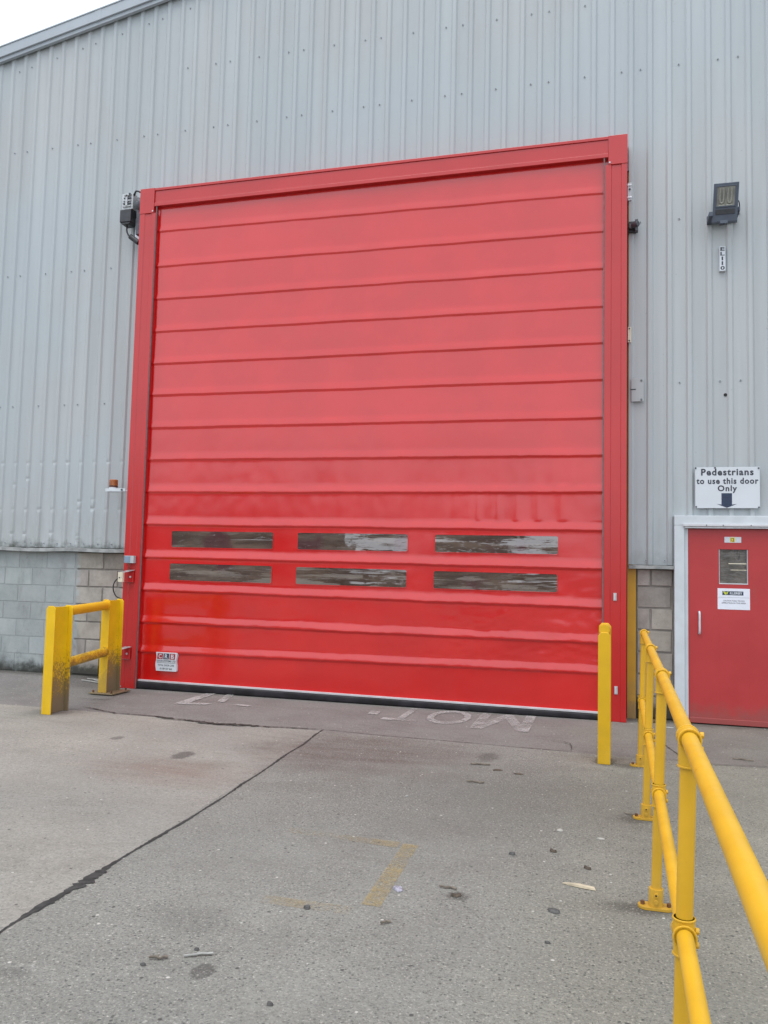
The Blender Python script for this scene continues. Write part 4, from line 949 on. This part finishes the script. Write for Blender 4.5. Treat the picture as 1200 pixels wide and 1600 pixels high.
chip('stone','flat bluish black stone chip nearest the handrail below the wood splinter','stone',5.794,-5.281,0.075,0.06,0.016,-40,'stone',7,2)
chip('paper_scrap','crumpled lilac grey paper scrap beside the worn yellow line','paper',5.037,-5.263,0.085,0.06,0.018,-50,'scrap',11,3)
twig('pale straight stick beside the dark square stain in the foreground',4.439,-6.195,0.115,0.005,28,4,'wire','stick','stick',0.02)
twig('thin brown twig left of the pale stick in the foreground',4.30,-6.27,0.075,0.005,22,5)
chip('stone','small dark pebble between the brown twig and the pale stick','stone',4.405,-6.15,0.03,0.02,0.014,10,'stone',7,6)
chip('stone','small dark pebble at the left end of the brown twig','stone',4.27,-6.33,0.04,0.024,0.014,-10,'stone',7,7)
chip('dead_leaf','clump of dark dead leaf right of the worn yellow line','leaf',5.325,-5.25,0.08,0.04,0.010,15,'leafbrown',8,8,None,0.01)
twig('short dark twig lying against the clump of dead leaf',5.27,-5.17,0.09,0.005,-5,9)
chip('stone','pale grey square stone chip level with the second handrail foot','stone',5.756,-4.037,0.055,0.05,0.014,-30,'palestone',6,10)
chip('stone','pale flat stone chip nearest the second handrail foot','stone',6.00,-4.12,0.065,0.035,0.010,5,'palestone',6,11)
chip('stone','round black pebble in the middle of the yard','stone',5.52,-4.563,0.05,0.038,0.02,0,'stone',9,12)
chip('dead_leaf','dark curled leaf above the wood splinter and right of the black pebble','leaf',5.74,-4.445,0.062,0.04,0.012,-25,'leafbrown',7,13,None,0.012)
chip('dead_leaf','dark curled leaf just above the right end of the wood splinter','leaf',5.935,-4.66,0.062,0.032,0.012,-30,'leafbrown',7,14,None,0.010)
chip('stone','brown grey pebble on the lower faint yellow line','stone',4.69,-5.62,0.035,0.035,0.024,15,'stone',8,15)
chip('stone','white pebble in front of the middle of the red door','stone',4.68,-3.62,0.03,0.024,0.012,0,'wire',7,16)
twig('dark twig lying before the painted lettering',5.08,-3.08,0.13,0.007,5,17)
twig('dark twig farther back among the leaves before the painted lettering',5.03,-2.50,0.16,0.007,10,18)
chip('dead_leaf','flat dark leaf among the twigs before the painted lettering','leaf',5.19,-2.63,0.10,0.07,0.010,10,'leafbrown',8,19)
chip('dead_leaf','small dark leaf near the bollard side of the twigs','leaf',5.36,-2.70,0.09,0.045,0.010,0,'leafbrown',7,20)
twig('short dark stick pointing at the worn yellow line from below',5.08,-5.66,0.05,0.005,40,21)
chip('stone','small black pebble in the right foreground','stone',5.79,-5.63,0.03,0.022,0.012,0,'stone',7,22)
chip('stone','dark pebble at the left foreground edge of the yard','stone',4.86,-6.45,0.035,0.026,0.014,-20,'stone',7,24)
twig('thin grey twig on the concrete right of the first handrail foot',7.18,-1.50,0.17,0.006,-4,25)
twig('dark twig beside the second handrail foot',6.22,-3.55,0.16,0.005,-20,26)
# rubbish at the foot of the block wall by the column
chip('paper_scrap','white plastic scrap at the foot of the column and block wall','litter',6.44,0.02,0.13,0.07,0.03,20,'paper',9,27)
chip('paper_scrap','pale scrap lying in front of the white door frame','litter',6.66,-0.12,0.16,0.05,0.012,-8,'wire',9,28)
chip('dead_leaf','dark heap of dead leaf in the corner by the block wall','leaf',6.55,0.16,0.28,0.16,0.05,0,'leafbrown',11,29)
# cable loops on the ground behind the barrier
mb=MB()
for (p,sd_) in (([(-0.55,0.12),(-0.35,0.17),(-0.15,0.14),(0.0,0.02),(0.10,0.06)],1),([(-0.55,0.0),(-0.3,0.02),(-0.1,-0.06),(0.06,-0.04)],2),([(-0.5,0.15),(-0.2,0.05),(-0.02,0.10),(0.12,0.12)],3)):
    mb.tube(smoothpts([Vector((x,y,gz(x,y)+0.012+0.006*i)) for i,(x,y) in enumerate(p)],6),0.008,'wire',6)
tag(mb.build('loose_cable',None,smooth=60),'loose pale cable coiled on the ground behind the yellow crash barrier','cable')

# ================================================================== unseen buildings added behind the camera for the door to reflect
FB=thing('reflection_warehouse','unseen long brown warehouse added across the yard for the door to reflect','warehouse',(-51,-52,0))
mb=MB(); mb.box(-34,32,-20,0,0,7.3,'farwall'); mb.build('wall',FB)
mb=MB(); mb.prism_y([(-34.5,7.301),(32.5,7.301),(32.5,7.65),(-34.5,7.65)],-20.5,0.5,'fargrey'); mb.build('roof',FB)
for x in (-20,-4,12,24):
    mb=MB(); mb.box(x-2.2,x+2.2,0.002,0.08,0.003,4.6,'fardoor'); 
    for k in range(11): mb.box(x-2.15,x+2.15,0.081,0.11,0.2+k*0.4,0.45+k*0.4,'fardoor')
    mb.build('shutter',FB)
FB2=thing('reflection_shed','unseen low dark shed added across the yard for the door to reflect','shed',(20,-60,0))
mb=MB(); mb.box(-38,30,-14,0,0,3.0,'farwall'); mb.build('wall',FB2)
mb=MB(); mb.prism_y([(-38.5,3.001),(30.5,3.001),(30.5,3.3),(-38.5,3.3)],-14.5,0.6,'fargrey'); mb.build('roof',FB2)

FB3=thing('reflection_store','unseen tall narrow brown store added across the yard to darken the window reflections','store',(-4.6,-50,0))
mb=MB(); mb.box(-2.6,2.6,-8,0,0,5.2,'farwall'); mb.build('wall',FB3)
mb=MB(); mb.prism_y([(-2.9,5.201),(2.9,5.201),(0,6.4)],-8.3,0.3,'fargrey'); mb.build('roof',FB3)
mb=MB(); mb.box(-1.0,1.0,0.002,0.08,0.003,2.4,'fardoor'); mb.box(-0.9,0.9,0.081,0.11,0.2,2.2,'fardoor'); mb.build('door',FB3)
